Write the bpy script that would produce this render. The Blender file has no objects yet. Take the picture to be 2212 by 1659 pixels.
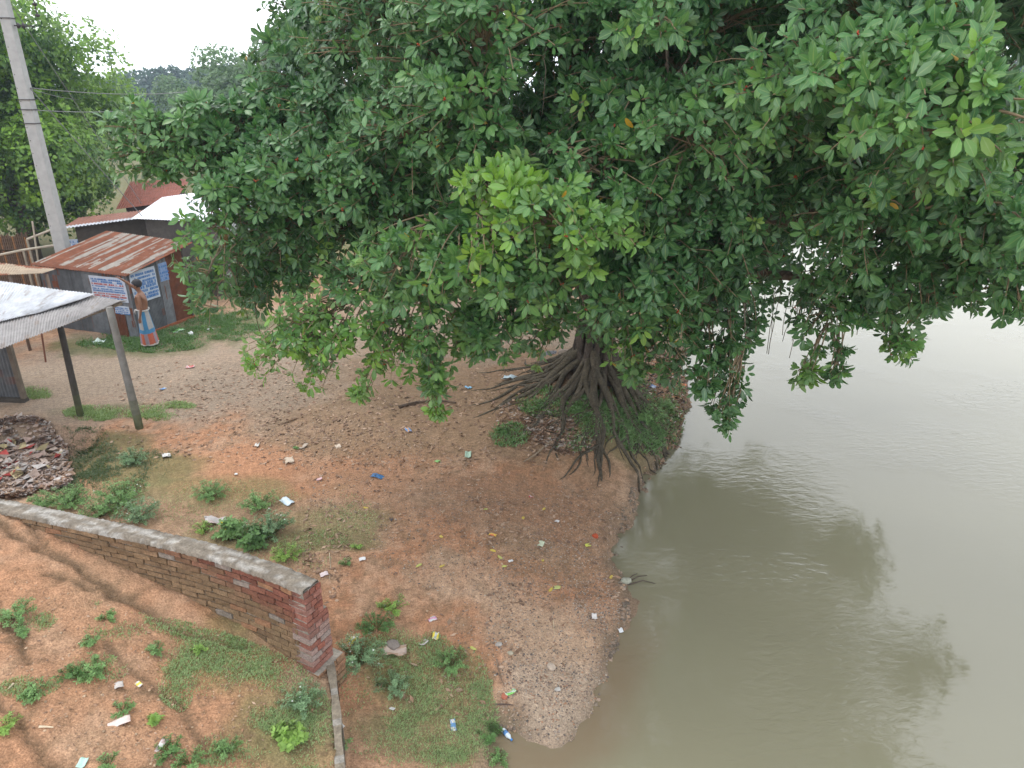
import bpy, math, random
import numpy as np
from mathutils import Vector, Matrix

# ------------------------------------------------------------------ camera, sky, sun, exposure
SC = bpy.context.scene
COL = SC.collection
R = math.radians
CAM_H = 6.2
PITCH = R(22.5)
cam_d = bpy.data.cameras.new("camera")
cam_d.lens = 25.0
cam_d.sensor_width = 36.0
cam_d.clip_end = 2000
cam_d.clip_start = 0.05
cam = bpy.data.objects.new("camera", cam_d)
cam.location = (0, 0, CAM_H)
cam.rotation_euler = (R(90) - PITCH, 0, 0)
COL.objects.link(cam)
SC.camera = cam

world = bpy.data.worlds.new("World")
SC.world = world
world.use_nodes = True
wn, wl = world.node_tree.nodes, world.node_tree.links
bg = wn["Background"]
sky = wn.new("ShaderNodeTexSky")
sky.sky_type = 'NISHITA'
sky.sun_disc = False
SUN_EL, SUN_AZ = R(58), R(-60)
sky.sun_elevation = SUN_EL
sky.sun_rotation = SUN_AZ
sky.air_density = 1.0
sky.dust_density = 6.0
mixw = wn.new("ShaderNodeMix"); mixw.data_type = 'RGBA'
mixw.inputs[0].default_value = 0.88
wl.new(sky.outputs[0], mixw.inputs[6])
mixw.inputs[7].default_value = (15.5, 16.0, 16.8, 1)          # even cloud layer
wl.new(mixw.outputs[2], bg.inputs[0])
bg.inputs[1].default_value = 0.15
sun_d = bpy.data.lights.new("sun", 'SUN')
sun_d.energy = 1.0
sun_d.angle = R(25)
sun_d.color = (1.0, 0.96, 0.9)
sun = bpy.data.objects.new("sun", sun_d)
sun.rotation_euler = (R(90) - SUN_EL, 0, R(180) - SUN_AZ)
COL.objects.link(sun)
SC.view_settings.view_transform = 'Standard'
SC.view_settings.look = 'None'
SC.view_settings.gamma = 1
SC.view_settings.exposure = 0.0
SC.cycles.max_bounces = 6
SC.cycles.transparent_max_bounces = 8

# ------------------------------------------------------------------ helpers
FPX = 25.0 / 36.0 * 2212
CT, ST = math.cos(PITCH), math.sin(PITCH)
def ray(px, py):
    u, v = px - 1106.0, py - 829.5
    return u, FPX * CT - v * ST, -(FPX * ST + v * CT)
def atY(px, py, Y):
    u, d, w = ray(px, py)
    return Vector((u / d * Y, Y, CAM_H + w / d * Y))
def atZ(px, py, z=0.0):
    u, d, w = ray(px, py)
    t = (z - CAM_H) / w
    return Vector((u * t, d * t, z))
rng = np.random.default_rng(7)
rnd = random.Random(11)

def _hash(ix, iy, seed):
    n = (ix.astype(np.int64) * 374761393 + iy.astype(np.int64) * 668265263 + seed * 1442695041) & 0x7fffffff
    n = ((n ^ (n >> 13)) * 1274126177) & 0x7fffffff
    n = n ^ (n >> 16)
    return (n & 0xffff) / 65535.0
def noise(x, y, s=1.0, seed=0):
    x = np.asarray(x, float) / s; y = np.asarray(y, float) / s
    ix, iy = np.floor(x), np.floor(y)
    fx, fy = x - ix, y - iy
    fx = fx * fx * (3 - 2 * fx); fy = fy * fy * (3 - 2 * fy)
    a = _hash(ix, iy, seed); b = _hash(ix + 1, iy, seed); c = _hash(ix, iy + 1, seed); d = _hash(ix + 1, iy + 1, seed)
    return (a * (1 - fx) + b * fx) * (1 - fy) + (c * (1 - fx) + d * fx) * fy
def fbm(x, y, s=1.0, o=4, seed=0):
    t = 0; amp = 1; tot = 0
    for k in range(o):
        t = t + amp * noise(x + 13.7 * k, y - 7.3 * k, s / 2 ** k, seed + k); tot += amp; amp *= .5
    return t / tot
def sstep(a, b, x):
    t = np.clip((np.asarray(x, float) - a) / (b - a), 0, 1)
    return t * t * (3 - 2 * t)
def polydist(x, y, pts, closed=False):
    best = np.full(np.shape(x), 1e9); n = len(pts)
    for i in range(n if closed else n - 1):
        ax, ay = pts[i]; bx, by = pts[(i + 1) % n]
        dx, dy = bx - ax, by - ay
        t = np.clip(((x - ax) * dx + (y - ay) * dy) / (dx * dx + dy * dy + 1e-12), 0, 1)
        best = np.minimum(best, (x - ax - t * dx) ** 2 + (y - ay - t * dy) ** 2)
    return np.sqrt(best)
def inside(x, y, pts):
    ins = np.zeros(np.shape(x), bool); n = len(pts)
    for i in range(n):
        ax, ay = pts[i]; bx, by = pts[(i + 1) % n]
        if ay == by: continue
        c = ((ay > y) != (by > y)) & (x < (bx - ax) * (y - ay) / (by - ay) + ax)
        ins ^= c
    return ins

def tag(o, label=None, cat=None, group=None, kind=None):
    if label: o["label"] = label
    if cat: o["category"] = cat
    if group: o["group"] = group
    if kind: o["kind"] = kind
    return o
def link(o, parent=None):
    COL.objects.link(o)
    if parent is not None: o.parent = parent
    return o
def empty(name, loc=(0, 0, 0), rz=0):
    o = bpy.data.objects.new(name, None); o.location = loc; o.rotation_euler = (0, 0, rz)
    o.empty_display_size = .2
    return link(o)

class MB:
    """collects faces, with a colour for each face"""
    def __init__(s): s.v = []; s.f = []; s.c = []
    def add(s, vs, fs, col=(1, 1, 1)):
        b = len(s.v); s.v += [tuple(p) for p in vs]
        s.f += [tuple(b + i for i in f) for f in fs]; s.c += [col] * len(fs)
    def box(s, c, size, rz=0, col=(1, 1, 1), jit=0, rx=0, ry=0):
        m = Matrix.Rotation(rz, 3, 'Z') @ Matrix.Rotation(ry, 3, 'Y') @ Matrix.Rotation(rx, 3, 'X')
        vs = []
        for z in (-.5, .5):
            for y in (-.5, .5):
                for x in (-.5, .5):
                    p = Vector((x * size[0], y * size[1], z * size[2]))
                    if jit: p += Vector([rnd.uniform(-jit, jit) for _ in range(3)])
                    vs.append(Vector(c) + m @ p)
        s.add(vs, [(0, 2, 3, 1), (4, 5, 7, 6), (0, 1, 5, 4), (2, 6, 7, 3), (0, 4, 6, 2), (1, 3, 7, 5)], col)
    def tube(s, pts, rad, n=7, col=(1, 1, 1), wob=0, flute=0):
        pts = [Vector(p) for p in pts]
        if not hasattr(rad, '__len__'): rad = [rad] * len(pts)
        vs = []; fs = []
        up = Vector((0, 0, 1)); ref = None
        for i, p in enumerate(pts):
            t = (pts[min(i + 1, len(pts) - 1)] - pts[max(i - 1, 0)]).normalized()
            if ref is None:
                ref = t.cross(Vector((.13, .95, .27))).normalized()
            ref = (ref - t * ref.dot(t)).normalized(); b = t.cross(ref)
            for k in range(n):
                a = 2 * math.pi * k / n
                r = rad[i] * (1 + wob * rnd.uniform(-1, 1)) * (1 + flute * math.sin(3 * a + i * .7))
                vs.append(p + (ref * math.cos(a) + b * math.sin(a)) * r)
        for i in range(len(pts) - 1):
            for k in range(n):
                fs.append((i * n + k, i * n + (k + 1) % n, (i + 1) * n + (k + 1) % n, (i + 1) * n + k))
        fs.append(tuple(range(n))[::-1]); fs.append(tuple((len(pts) - 1) * n + k for k in range(n)))
        s.add(vs, fs, col)
    def build(s, name, mat, parent=None, smooth=False, origin=None):
        me = bpy.data.meshes.new(name)
        v = s.v
        if origin is not None:
            o3 = Vector(origin); v = [tuple(Vector(p) - o3) for p in v]
        me.from_pydata(v, [], s.f)
        ca = me.color_attributes.new("Col", 'FLOAT_COLOR', 'CORNER')
        ln = np.array([len(f) for f in s.f])
        cc = np.repeat(np.c_[np.array(s.c, float).reshape(-1, 3), np.ones(len(s.f))], ln, axis=0)
        ca.data.foreach_set("color", cc.astype(np.float32).ravel())
        if smooth: me.polygons.foreach_set("use_smooth", [True] * len(me.polygons))
        me.materials.append(mat); me.update()
        o = bpy.data.objects.new(name, me)
        if origin is not None: o.location = origin
        return link(o, parent)

def np_mesh(name, V, F, C, mat, parent=None, smooth=False, UV=None):
    """V (n,3), F (m,4) or (m,3), C (m,3) or (n,3) per face / per vertex"""
    me = bpy.data.meshes.new(name); V = np.asarray(V, np.float32); F = np.asarray(F, np.int32)
    k = F.shape[1]
    me.vertices.add(len(V)); me.vertices.foreach_set("co", V.ravel())
    me.loops.add(F.size); me.loops.foreach_set("vertex_index", F.ravel())
    me.polygons.add(len(F)); me.polygons.foreach_set("loop_start", np.arange(0, F.size, k, dtype=np.int32))
    me.polygons.foreach_set("loop_total", np.full(len(F), k, np.int32))
    me.update(calc_edges=True)
    C = np.asarray(C, float)
    if len(C) == len(F) and len(C) != len(V):
        cc = np.repeat(C, k, axis=0); dom = 'CORNER'
    else:
        cc = C; dom = 'POINT'
    ca = me.color_attributes.new("Col", 'FLOAT_COLOR', dom)
    ca.data.foreach_set("color", np.c_[cc, np.ones(len(cc))].astype(np.float32).ravel())
    if UV is not None:
        uv = me.uv_layers.new(name="UVMap"); uv.data.foreach_set("uv", np.asarray(UV, np.float32)[F.ravel()].ravel())
    if smooth: me.polygons.foreach_set("use_smooth", np.ones(len(F), bool))
    me.materials.append(mat); me.validate(); me.update()
    return link(bpy.data.objects.new(name, me), parent)

def mk(name, col=(1, 1, 1), rough=.8, attr=False, var=.25, scale=6, bump=.3, bscale=None, spec=.4, metal=0, dist=.01, trans=0, dark=None):
    m = bpy.data.materials.new(name); m.use_nodes = True
    n, l = m.node_tree.nodes, m.node_tree.links
    p = n["Principled BSDF"]; p.inputs["Roughness"].default_value = rough
    p.inputs["Metallic"].default_value = metal; p.inputs["Specular IOR Level"].default_value = spec
    tc = n.new("ShaderNodeTexCoord")
    nz = n.new("ShaderNodeTexNoise"); nz.inputs["Scale"].default_value = scale; nz.inputs["Detail"].default_value = 8
    nz.inputs["Roughness"].default_value = .65
    l.new(tc.outputs["Object"], nz.inputs["Vector"])
    mr = n.new("ShaderNodeMapRange"); mr.inputs[1].default_value = .25; mr.inputs[2].default_value = .75
    mr.inputs[3].default_value = 1 - var; mr.inputs[4].default_value = 1 + var
    l.new(nz.outputs[0], mr.inputs[0])
    mx = n.new("ShaderNodeMix"); mx.data_type = 'RGBA'; mx.blend_type = 'MULTIPLY'; mx.inputs[0].default_value = 1
    if attr:
        at = n.new("ShaderNodeVertexColor"); at.layer_name = "Col"; l.new(at.outputs[0], mx.inputs[6])
    else: mx.inputs[6].default_value = (*col, 1)
    l.new(mr.outputs[0], mx.inputs[7]); l.new(mx.outputs[2], p.inputs["Base Color"])
    if bump:
        b = n.new("ShaderNodeBump"); b.inputs["Strength"].default_value = bump; b.inputs["Distance"].default_value = dist
        n2 = n.new("ShaderNodeTexNoise"); n2.inputs["Scale"].default_value = bscale or scale * 4; n2.inputs["Detail"].default_value = 6
        l.new(tc.outputs["Object"], n2.inputs["Vector"]); l.new(n2.outputs[0], b.inputs["Height"]); l.new(b.outputs[0], p.inputs["Normal"])
    return m

def speckle(m, scale=55, lo=.62, hi=1.3):
    n, l = m.node_tree.nodes, m.node_tree.links; p = n["Principled BSDF"]; src = p.inputs["Base Color"].links[0].from_socket
    tc = n.new("ShaderNodeTexCoord"); prev = src
    for sc_, a_, b_ in ((scale, lo, hi), (scale * .33, .78, 1.2)):
        z = n.new("ShaderNodeTexNoise"); z.inputs["Scale"].default_value = sc_; z.inputs["Detail"].default_value = 5; z.inputs["Roughness"].default_value = .7; l.new(tc.outputs["Object"], z.inputs[0])
        r = n.new("ShaderNodeMapRange"); r.inputs[1].default_value = .35; r.inputs[2].default_value = .68; r.inputs[3].default_value = a_; r.inputs[4].default_value = b_; l.new(z.outputs[0], r.inputs[0])
        x = n.new("ShaderNodeMix"); x.data_type = 'RGBA'; x.blend_type = 'MULTIPLY'; x.inputs[0].default_value = 1; l.new(prev, x.inputs[6]); l.new(r.outputs[0], x.inputs[7]); prev = x.outputs[2]
    l.new(prev, p.inputs["Base Color"])
def leaf_mat(name, rough=.42, tr=.22, uv=True, spec=.45):
    m = bpy.data.materials.new(name); m.use_nodes = True
    n, l = m.node_tree.nodes, m.node_tree.links
    p = n["Principled BSDF"]; p.inputs["Roughness"].default_value = rough; p.inputs["Specular IOR Level"].default_value = spec
    at = n.new("ShaderNodeVertexColor"); at.layer_name = "Col"
    src = at.outputs[0]
    if uv:
        u = n.new("ShaderNodeUVMap"); sp = n.new("ShaderNodeSeparateXYZ"); l.new(u.outputs[0], sp.inputs[0])
        a = n.new("ShaderNodeMath"); a.operation = 'ABSOLUTE'; l.new(sp.outputs[0], a.inputs[0])
        mr = n.new("ShaderNodeMapRange"); mr.inputs[1].default_value = .0; mr.inputs[2].default_value = .16
        mr.inputs[3].default_value = .75; mr.inputs[4].default_value = 0; l.new(a.outputs[0], mr.inputs[0])
        mx = n.new("ShaderNodeMix"); mx.data_type = 'RGBA'; l.new(mr.outputs[0], mx.inputs[0]); l.new(src, mx.inputs[6])
        mx.inputs[7].default_value = (.20, .30, .10, 1); src = mx.outputs[2]
    geo = n.new("ShaderNodeNewGeometry")
    mb = n.new("ShaderNodeMix"); mb.data_type = 'RGBA'; l.new(geo.outputs["Backfacing"], mb.inputs[0]); l.new(src, mb.inputs[6])
    hs = n.new("ShaderNodeHueSaturation"); hs.inputs["Saturation"].default_value = .75; hs.inputs["Value"].default_value = 1.25
    l.new(src, hs.inputs["Color"]); l.new(hs.outputs[0], mb.inputs[7]); src = mb.outputs[2]
    l.new(src, p.inputs["Base Color"])
    t = n.new("ShaderNodeBsdfTranslucent"); h2 = n.new("ShaderNodeHueSaturation"); h2.inputs["Value"].default_value = 2.0
    h2.inputs["Saturation"].default_value = 1.15; h2.inputs["Hue"].default_value = .48
    l.new(src, h2.inputs["Color"]); l.new(h2.outputs[0], t.inputs[0])
    ms = n.new("ShaderNodeMixShader"); ms.inputs[0].default_value = tr
    l.new(p.outputs[0], ms.inputs[1]); l.new(t.outputs[0], ms.inputs[2]); l.new(ms.outputs[0], n["Material Output"].inputs[0])
    return m

M = dict(
    soil=mk("soil", attr=True, rough=.95, var=.22, scale=9, bump=.9, bscale=38, spec=.15, dist=.02),
    brick=mk("brick", attr=True, rough=.9, var=.2, scale=14, bump=.6, bscale=70, spec=.2, dist=.005),
    plaster=mk("plaster", attr=True, rough=.9, var=.25, scale=9, bump=.6, bscale=50, spec=.2, dist=.006),
    bark=mk("bark", attr=True, rough=.92, var=.35, scale=7, bump=.9, bscale=30, spec=.15, dist=.02),
    twig=mk("twig", (.24, .18, .11), rough=.85, var=.3, scale=9, bump=0, spec=.2),
    leaf=leaf_mat("leaf", .38, .22, True, .5), leaf2=leaf_mat("leaf_far", .5, .3, False), weed=leaf_mat("weed_leaf", .6, .25, False, .25),
    litter=mk("litter", attr=True, rough=.55, var=.12, scale=25, bump=.2, spec=.4),
    dry=mk("dry_leaf", attr=True, rough=.8, var=.2, scale=20, bump=0, spec=.2),
    stone=mk("stone", attr=True, rough=.85, var=.25, scale=25, bump=.3, spec=.3),
    tin=mk("tin", attr=True, rough=.7, var=.3, scale=5, bump=.2, spec=.2, metal=.0),
    wood=mk("wood", attr=True, rough=.8, var=.3, scale=8, bump=.4, spec=.2),
    conc=mk("pole_concrete", (.36, .36, .35), rough=.85, var=.14, scale=6, bump=.4, bscale=60, spec=.2),
    iron=mk("iron", (.035, .028, .028), rough=.5, var=.2, bump=0), wire=mk("wire", (.16, .16, .16), rough=.5, var=.1, bump=0),
    skin=mk("skin", (.22, .105, .06), rough=.55, var=.08, scale=12, bump=.1, spec=.4),
    hair=mk("hair", (.012, .011, .013), rough=.6, var=.2, scale=60, bump=.4),
    cloth=mk("cloth", attr=True, rough=.9, var=.1, scale=30, bump=.2, spec=.1),
)

speckle(M['soil'])
speckle(M['plaster'], 40, .75, 1.2); speckle(M['brick'], 50, .7, 1.25); speckle(M['bark'], 25, .6, 1.4)
# ------------------------------------------------------------------ terrain shape
ZW = -0.7
_sh_px = [(1066, 1700), (1068, 1640), (1062, 1600), (1066, 1582), (1085, 1574), (1108, 1584), (1122, 1612), (1150, 1636), (1190, 1644), (1222, 1634), (1262, 1590),
          (1290, 1540), (1312, 1480), (1322, 1425), (1336, 1400), (1336, 1370), (1352, 1335), (1360, 1300), (1345, 1268), (1330, 1235), (1338, 1190), (1352, 1145), (1368, 1115), (1372, 1075), (1400, 1035),
          (1428, 990), (1470, 960), (1478, 925), (1486, 880), (1484, 830)]
SHORE = [(-1.0, -40), (-.6, 1), (-.22, 3.5)] + [tuple(atZ(a, b, ZW)[:2]) for a, b in _sh_px]
SHORE += [(4.6, 18), (5.6, 20.5), (6.6, 23), (9, 28), (13.5, 35), (22, 50), (38, 77), (56, 112), (66, 165), (90, 172), (130, 170), (200, 168), (420, 166)]
WATER = SHORE + [(420, -40)]
WALL = [(-15, 10.6), (-10, 9.05)] + [tuple(atZ(a_, b_, 1.28)[:2]) for a_, b_ in ((-90, 1072), (0, 1090), (100, 1108), (190, 1129), (280, 1146), (350, 1161), (430, 1180), (500, 1199), (560, 1219), (610, 1238), (645, 1254))]
SLAB = [tuple(atZ(a_, b_, .13)[:2]) for a_, b_ in ((712, 1425), (724, 1500), (730, 1580), (733, 1659))] + [(-1.35, 3.9), (-1.0, 2), (-.9, -30)]
EMB = [(-40, 16)] + WALL + SLAB + [(-40, -30)]
TREE = (1.75, 14.1)
def gp(px, py, z=0): return tuple(atZ(px, py, z)[:2])
GULLY = [([(-20, 1140), (60, 1190), (110, 1235), (190, 1285), (300, 1300)], .6), ([(0, 1210), (130, 1260), (260, 1300), (330, 1320)], .6),
         ([(120, 1330), (240, 1330), (320, 1345), (400, 1385), (520, 1400)], .4), ([(-20, 1545), (60, 1600), (110, 1660), (200, 1700)], .6),
         ([(330, 1190), (420, 1250), (470, 1290), (500, 1340)], .35), ([(0, 1380), (50, 1420), (70, 1470)], .6), ([(240, 1450), (330, 1500), (420, 1560), (440, 1640)], .35)]
GULLY = [[gp(a, b, z) for a, b in g] for g, z in GULLY]
PIT = (-9.3, 11.35)
def hgt(x, y, detail=True):
    x = np.asarray(x, float); y = np.asarray(y, float)
    w = (fbm(x, y, .9, 3, 3) - .5)
    near = sstep(60, 25, np.hypot(x, y))
    ins = inside(x, y, WATER)
    sd = polydist(x, y, SHORE) * np.where(ins, -1, 1) + (w * .36 + (fbm(x, y, .28, 3, 14) - .5) * .22) * near
    cl = .04 + .2 * sstep(8.6, 10, y)
    z0 = np.where(y > 9, 0, 0) - .1 * sstep(9, 6, y)
    far = sstep(20, 60, y)
    rise = sstep(0, 3.0, sd)
    land = ZW + cl * sstep(0, .10, sd) + (z0 - ZW - cl) * rise
    wet = ZW + np.maximum(-1.3, sd * .3)
    z = np.where(sd > 0, land, wet)
    r = np.hypot(x - TREE[0], (y - TREE[1]) * .95)
    z = z + .75 * np.exp(-(r / 1.9) ** 2) * sstep(-.1, 1.2, sd) + .12 * np.exp(-(r / 3.2) ** 2) * sstep(0, .6, sd)
    # litter pit behind the wall
    pr = np.hypot((x - PIT[0]) / 1.75, (y - PIT[1]) / 1.35) + (w * .5)
    z = z - .42 * sstep(1.15, .8, pr)
    dwl = polydist(x, y, WALL)
    z = z - .12 * sstep(1.5, .2, dwl) * sstep(-3, -5, x)
    # bank inside the wall
    e = inside(x, y, EMB)
    sde = np.minimum(polydist(x, y, WALL), polydist(x, y, SLAB)) * np.where(e, 1, -1)
    emb = .06 + np.maximum(0, -(x + 2.1)) * .27 - np.maximum(0, -(x + 7)) * .2 + np.maximum(0, 6.2 - y) * .05 + (fbm(x, y, 1.3, 4, 21) - .5) * .09 * sstep(0, 1.2, sde)
    if detail:
        g = np.zeros(x.shape)
        wx = (fbm(x, y, .35, 3, 31) - .5) * .22; wy = (fbm(x, y, .35, 3, 37) - .5) * .22
        for k, ln in enumerate(GULLY):
            dg = polydist(x + wx, y + wy, ln)
            wd_ = .5 + fbm(x, y, .5, 2, 40 + k)
            g = np.maximum(g, ((.035 + .02 * (k % 2)) * np.exp(-(dg / .03) ** 2) + .010 * sstep(.16, .0, dg)) * wd_)
        emb = emb - g
        # small eroded steps
        emb = emb + .05 * np.abs(fbm(x, y, .5, 4, 55) - .5) * 2 + .05 * (fbm(x, y, .16, 3, 56) - .5)
    k = sstep(-.03, .03, sde)
    z = z * (1 - k) + emb * k
    if detail:
        z = z + (fbm(x, y, 1.1, 5, 5) - .5) * .11 * near + (fbm(x, y, .16, 3, 9) - .5) * .03 * near + (noise(x, y, .05, 91) - .5) * .007 * near
        z = z + (fbm(x, y, .12, 3, 77) - .5) * .10 * near * np.exp(-(sd / .3) ** 2) * sstep(8, 9.5, y)
    z = z + (fbm(x, y, 30, 2, 8) - .5) * 1.0 * sstep(30, 90, np.hypot(x, y)) * sstep(0, 15, sd)
    return z
def H1(x, y): return float(hgt(np.array([x]), np.array([y]))[0])
def ground_at(px, py):
    z = 0.0
    for _ in range(12):
        p = atZ(px, py, z); z2 = H1(p.x, p.y); z = z * .4 + z2 * .6
    p = atZ(px, py, z); return Vector((p.x, p.y, H1(p.x, p.y)))
def on_ground(PX, PY):
    """vectorised pixel -> ground"""
    u = PX - 1106.0; v = PY - 829.5; d = FPX * CT - v * ST; w = -(FPX * ST + v * CT)
    z = np.zeros(len(PX))
    for _ in range(9):
        t = (z - CAM_H) / w; z = z * .4 + hgt(u * t, d * t, False) * .6
    t = (z - CAM_H) / w; x, y = u * t, d * t
    return x, y, hgt(x, y)

def axis(lo, hi, f0, f1, fine, g=1.09):
    a = list(np.arange(f0, f1, fine)); s = fine
    while a[-1] < hi: s = min(s * g, 14); a.append(a[-1] + s)
    s = fine; b = [f0]
    while b[-1] > lo: s = min(s * g, 14); b.append(b[-1] - s)
    return np.array(sorted(set(b[1:] + a)))
gx = axis(-300, 300, -12.0, 4.4, .042); gy = axis(-30, 300, 3.8, 19.0, .042)
GX, GY = np.meshgrid(gx, gy); fx, fy = GX.ravel(), GY.ravel()
GZ = hgt(fx, fy)
nx, ny = len(gx), len(gy)
idx = np.arange(nx * ny).reshape(ny, nx)
GF = np.c_[idx[:-1, :-1].ravel(), idx[:-1, 1:].ravel(), idx[1:, 1:].ravel(), idx[1:, :-1].ravel()]
# colour of the soil, with gullies and cracks drawn darker
def soil_col(x, y):
    n1 = fbm(x, y, 2.2, 4, 61)[:, None]; n2 = fbm(x, y, .5, 4, 62)[:, None]; n3 = fbm(x, y, .12, 3, 63)[:, None]
    tan = np.array([.335, .205, .132]); org = np.array([.36, .175, .095]); gry = np.array([.275, .215, .17]); drk = np.array([.175, .115, .07])
    pale = np.array([.42, .29, .205]); grn = np.array([.10, .115, .045]); wetc = np.array([.15, .115, .085])
    c = tan + (org - tan) * sstep(.4, .62, n1)
    c = c + (pale - c) * sstep(.55, .75, n2) * .45
    c = c + (drk - c) * sstep(.55, .32, n3) * .5; c = c + (pale - c) * sstep(.58, .8, n3) * .35
    def blob(px, py, rx, ry, col, w, z=0.0, ns=.5):
        nonlocal c
        p = atZ(px, py, z)
        q = np.hypot((x - p.x) / rx, (y - p.y) / ry) + (fbm(x, y, .7, 4, 70 + int(px) % 17) - .5) * ns * 2
        c = c + (col - c) * (sstep(1.1, .5, q) * w)[:, None]
    blob(350, 800, 6.5, 3.3, gry, .85)                  # trodden lane
    blob(120, 850, 4, 3, gry * .95, .6)
    blob(700, 830, 4, 2.6, gry * .8, .7)
    blob(560, 720, 4, 2.4, gry, .8)
    blob(900, 880, 3.2, 1.8, drk * 1.2, .7)
    blob(1100, 800, 5, 3, drk, .8)
    blob(1250, 900, 2.6, 2.2, drk * 1.1, .6); blob(1150, 690, 7, 4, gry * .75, .9); blob(1500, 640, 4, 5, drk * 1.3, .8)
    blob(850, 960, 2.5, .8, drk * 1.35, .6)
    blob(1150, 1080, 2.8, 1.2, tan * .72, .6)
    blob(500, 1000, 1.6, .8, org * 1.1, .8)
    blob(700, 1040, 2.2, .8, org * .95, .5)
    blob(1180, 1160, 1.3, .6, drk * 1.4, .45)
    blob(1180, 1300, 1.0, .8, pale * .98, .8)
    blob(1000, 1230, 1.2, .5, pale * .9, .5)
    blob(1200, 1480, .85, .7, gry * 1.35, .8, -.5)
    blob(1180, 1590, .7, .5, gry * 1.15, .8, -.5)
    blob(600, 1120, 2.2, .6, drk * 1.3, .6)
    blob(300, 1010, 1.3, .7, grn * 1.15, .7)
    blob(220, 960, 1.0, .7, grn, .7)
    blob(440, 1060, 2.0, .5, grn * 1.4, .45)
    blob(620, 1170, 1.6, .35, grn, .6)
    blob(740, 1120, 1.0, .5, grn * 1.6, .4)
    blob(900, 1400, .9, .6, grn * 1.1, .6)
    blob(930, 1500, .9, .45, grn * 1.1, .6)
    blob(320, 740, 2.6, 1.2, grn, .8); blob(480, 700, 2.2, 1.4, grn, .8)
    blob(250, 890, 1.2, .5, grn, .6)
    blob(1350, 930, 1.3, .9, grn, .5)
    e = inside(x, y, EMB)
    ein = (np.array([.40, .235, .145]) + (np.array([.40, .20, .11]) - np.array([.40, .235, .145])) * sstep(.35, .65, n1))
    ein = ein + (pale - ein) * sstep(.5, .75, n2) * .4
    ein = ein + (np.array([.27, .2, .15]) - ein) * sstep(.56, .75, fbm(x, y, .8, 4, 66))[:, None] * .7
    ein = ein + (drk * 1.2 - ein) * sstep(.48, .3, n3) * .35
    for ln in GULLY:
        dg = polydist(x + (fbm(x, y, .35, 3, 31) - .5) * .22, y + (fbm(x, y, .35, 3, 37) - .5) * .22, ln)
        ein = ein + (drk * .85 - ein) * (np.exp(-(dg / .05) ** 2) * .8)[:, None]
    for (a, b, r1) in ((600, 1560, .6), (500, 1430, .8), (660, 1600, .5), (540, 1360, .4)):
        p = atZ(a, b, .15); q = np.hypot(x - p.x, y - p.y) / r1 + (n2[:, 0] - .5) * 1.2
        ein = ein + (grn * 1.3 - ein) * (sstep(1.1, .4, q) * .5)[:, None]
    ein = ein + (drk - ein) * sstep(.60, .80, fbm(x, y, .25, 4, 67))[:, None] * .45
    rid = np.abs(fbm(x, y, .55, 4, 88) - .5); ein = ein + (drk * .8 - ein) * (np.exp(-(rid / .012) ** 2) * sstep(.45, .6, fbm(x, y, 1.1, 2, 89)) * .7)[:, None]
    c = np.where(e[:, None], ein * np.array([.90, .89, .88]), c)
    # damp strip along the water
    ins = inside(x, y, WATER); sd = polydist(x, y, SHORE) * np.where(ins, -1, 1)
    c = c + (wetc - c) * (sstep(.35, .0, sd + (n2[:, 0] - .5) * .4) * .75)[:, None]
    # farther land: green
    far = sstep(21, 30, y)[:, None]
    c = c + (np.array([.10, .12, .05]) - c) * far * .85
    g_ = c.mean(axis=1, keepdims=True); c = g_ + (c - g_) * .86
    return np.clip(c * np.array([1.19, 1.15, 1.04]), .01, 1)
GC = soil_col(fx, fy)
terrain = np_mesh("ground", np.c_[fx, fy, GZ], GF, GC, M['soil'], smooth=True)
tag(terrain, "reddish trodden earth bank beside the river", "ground", kind='structure')

# ------------------------------------------------------------------ river
def water_mat():
    m = bpy.data.materials.new("river_water"); m.use_nodes = True
    n, l = m.node_tree.nodes, m.node_tree.links; p = n["Principled BSDF"]
    p.inputs["Roughness"].default_value = .04; p.inputs["IOR"].default_value = 1.62; p.inputs["Specular IOR Level"].default_value = .5
    at = n.new("ShaderNodeVertexColor"); at.layer_name = "Col"; l.new(at.outputs[0], p.inputs["Base Color"])
    tc = n.new("ShaderNodeTexCoord"); mp = n.new("ShaderNodeMapping"); mp.inputs["Scale"].default_value = (1.0, 2.2, 1)
    mp.inputs["Rotation"].default_value = (0, 0, R(-14)); l.new(tc.outputs["Object"], mp.inputs[0])
    a = n.new("ShaderNodeTexNoise"); a.inputs["Scale"].default_value = 4.5; a.inputs["Detail"].default_value = 4; a.inputs["Distortion"].default_value = .6
    l.new(mp.outputs[0], a.inputs[0])
    b = n.new("ShaderNodeTexNoise"); b.inputs["Scale"].default_value = .35; b.inputs["Detail"].default_value = 3; l.new(tc.outputs["Object"], b.inputs[0])
    c = n.new("ShaderNodeMapRange"); c.inputs[1].default_value = .48; c.inputs[2].default_value = .62; c.inputs[3].default_value = .10; c.inputs[4].default_value = 1.0
    l.new(b.outputs[0], c.inputs[0])
    mu = n.new("ShaderNodeMath"); mu.operation = 'MULTIPLY'; l.new(a.outputs[0], mu.inputs[0]); l.new(c.outputs[0], mu.inputs[1])
    bp = n.new("ShaderNodeBump"); bp.inputs["Strength"].default_value = .5; bp.inputs["Distance"].default_value = .028
    l.new(mu.outputs[0], bp.inputs["Height"])
    l.new(bp.outputs[0], p.inputs["Normal"])
    return m
wx_ = axis(-60, 299, -1, 12, .16, 1.12); wy_ = axis(-29, 299, 3.6, 20, .16, 1.12)
WX, WY = np.meshgrid(wx_, wy_); a, b = WX.ravel(), WY.ravel()
i2 = np.arange(len(a)).reshape(len(wy_), len(wx_))
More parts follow.
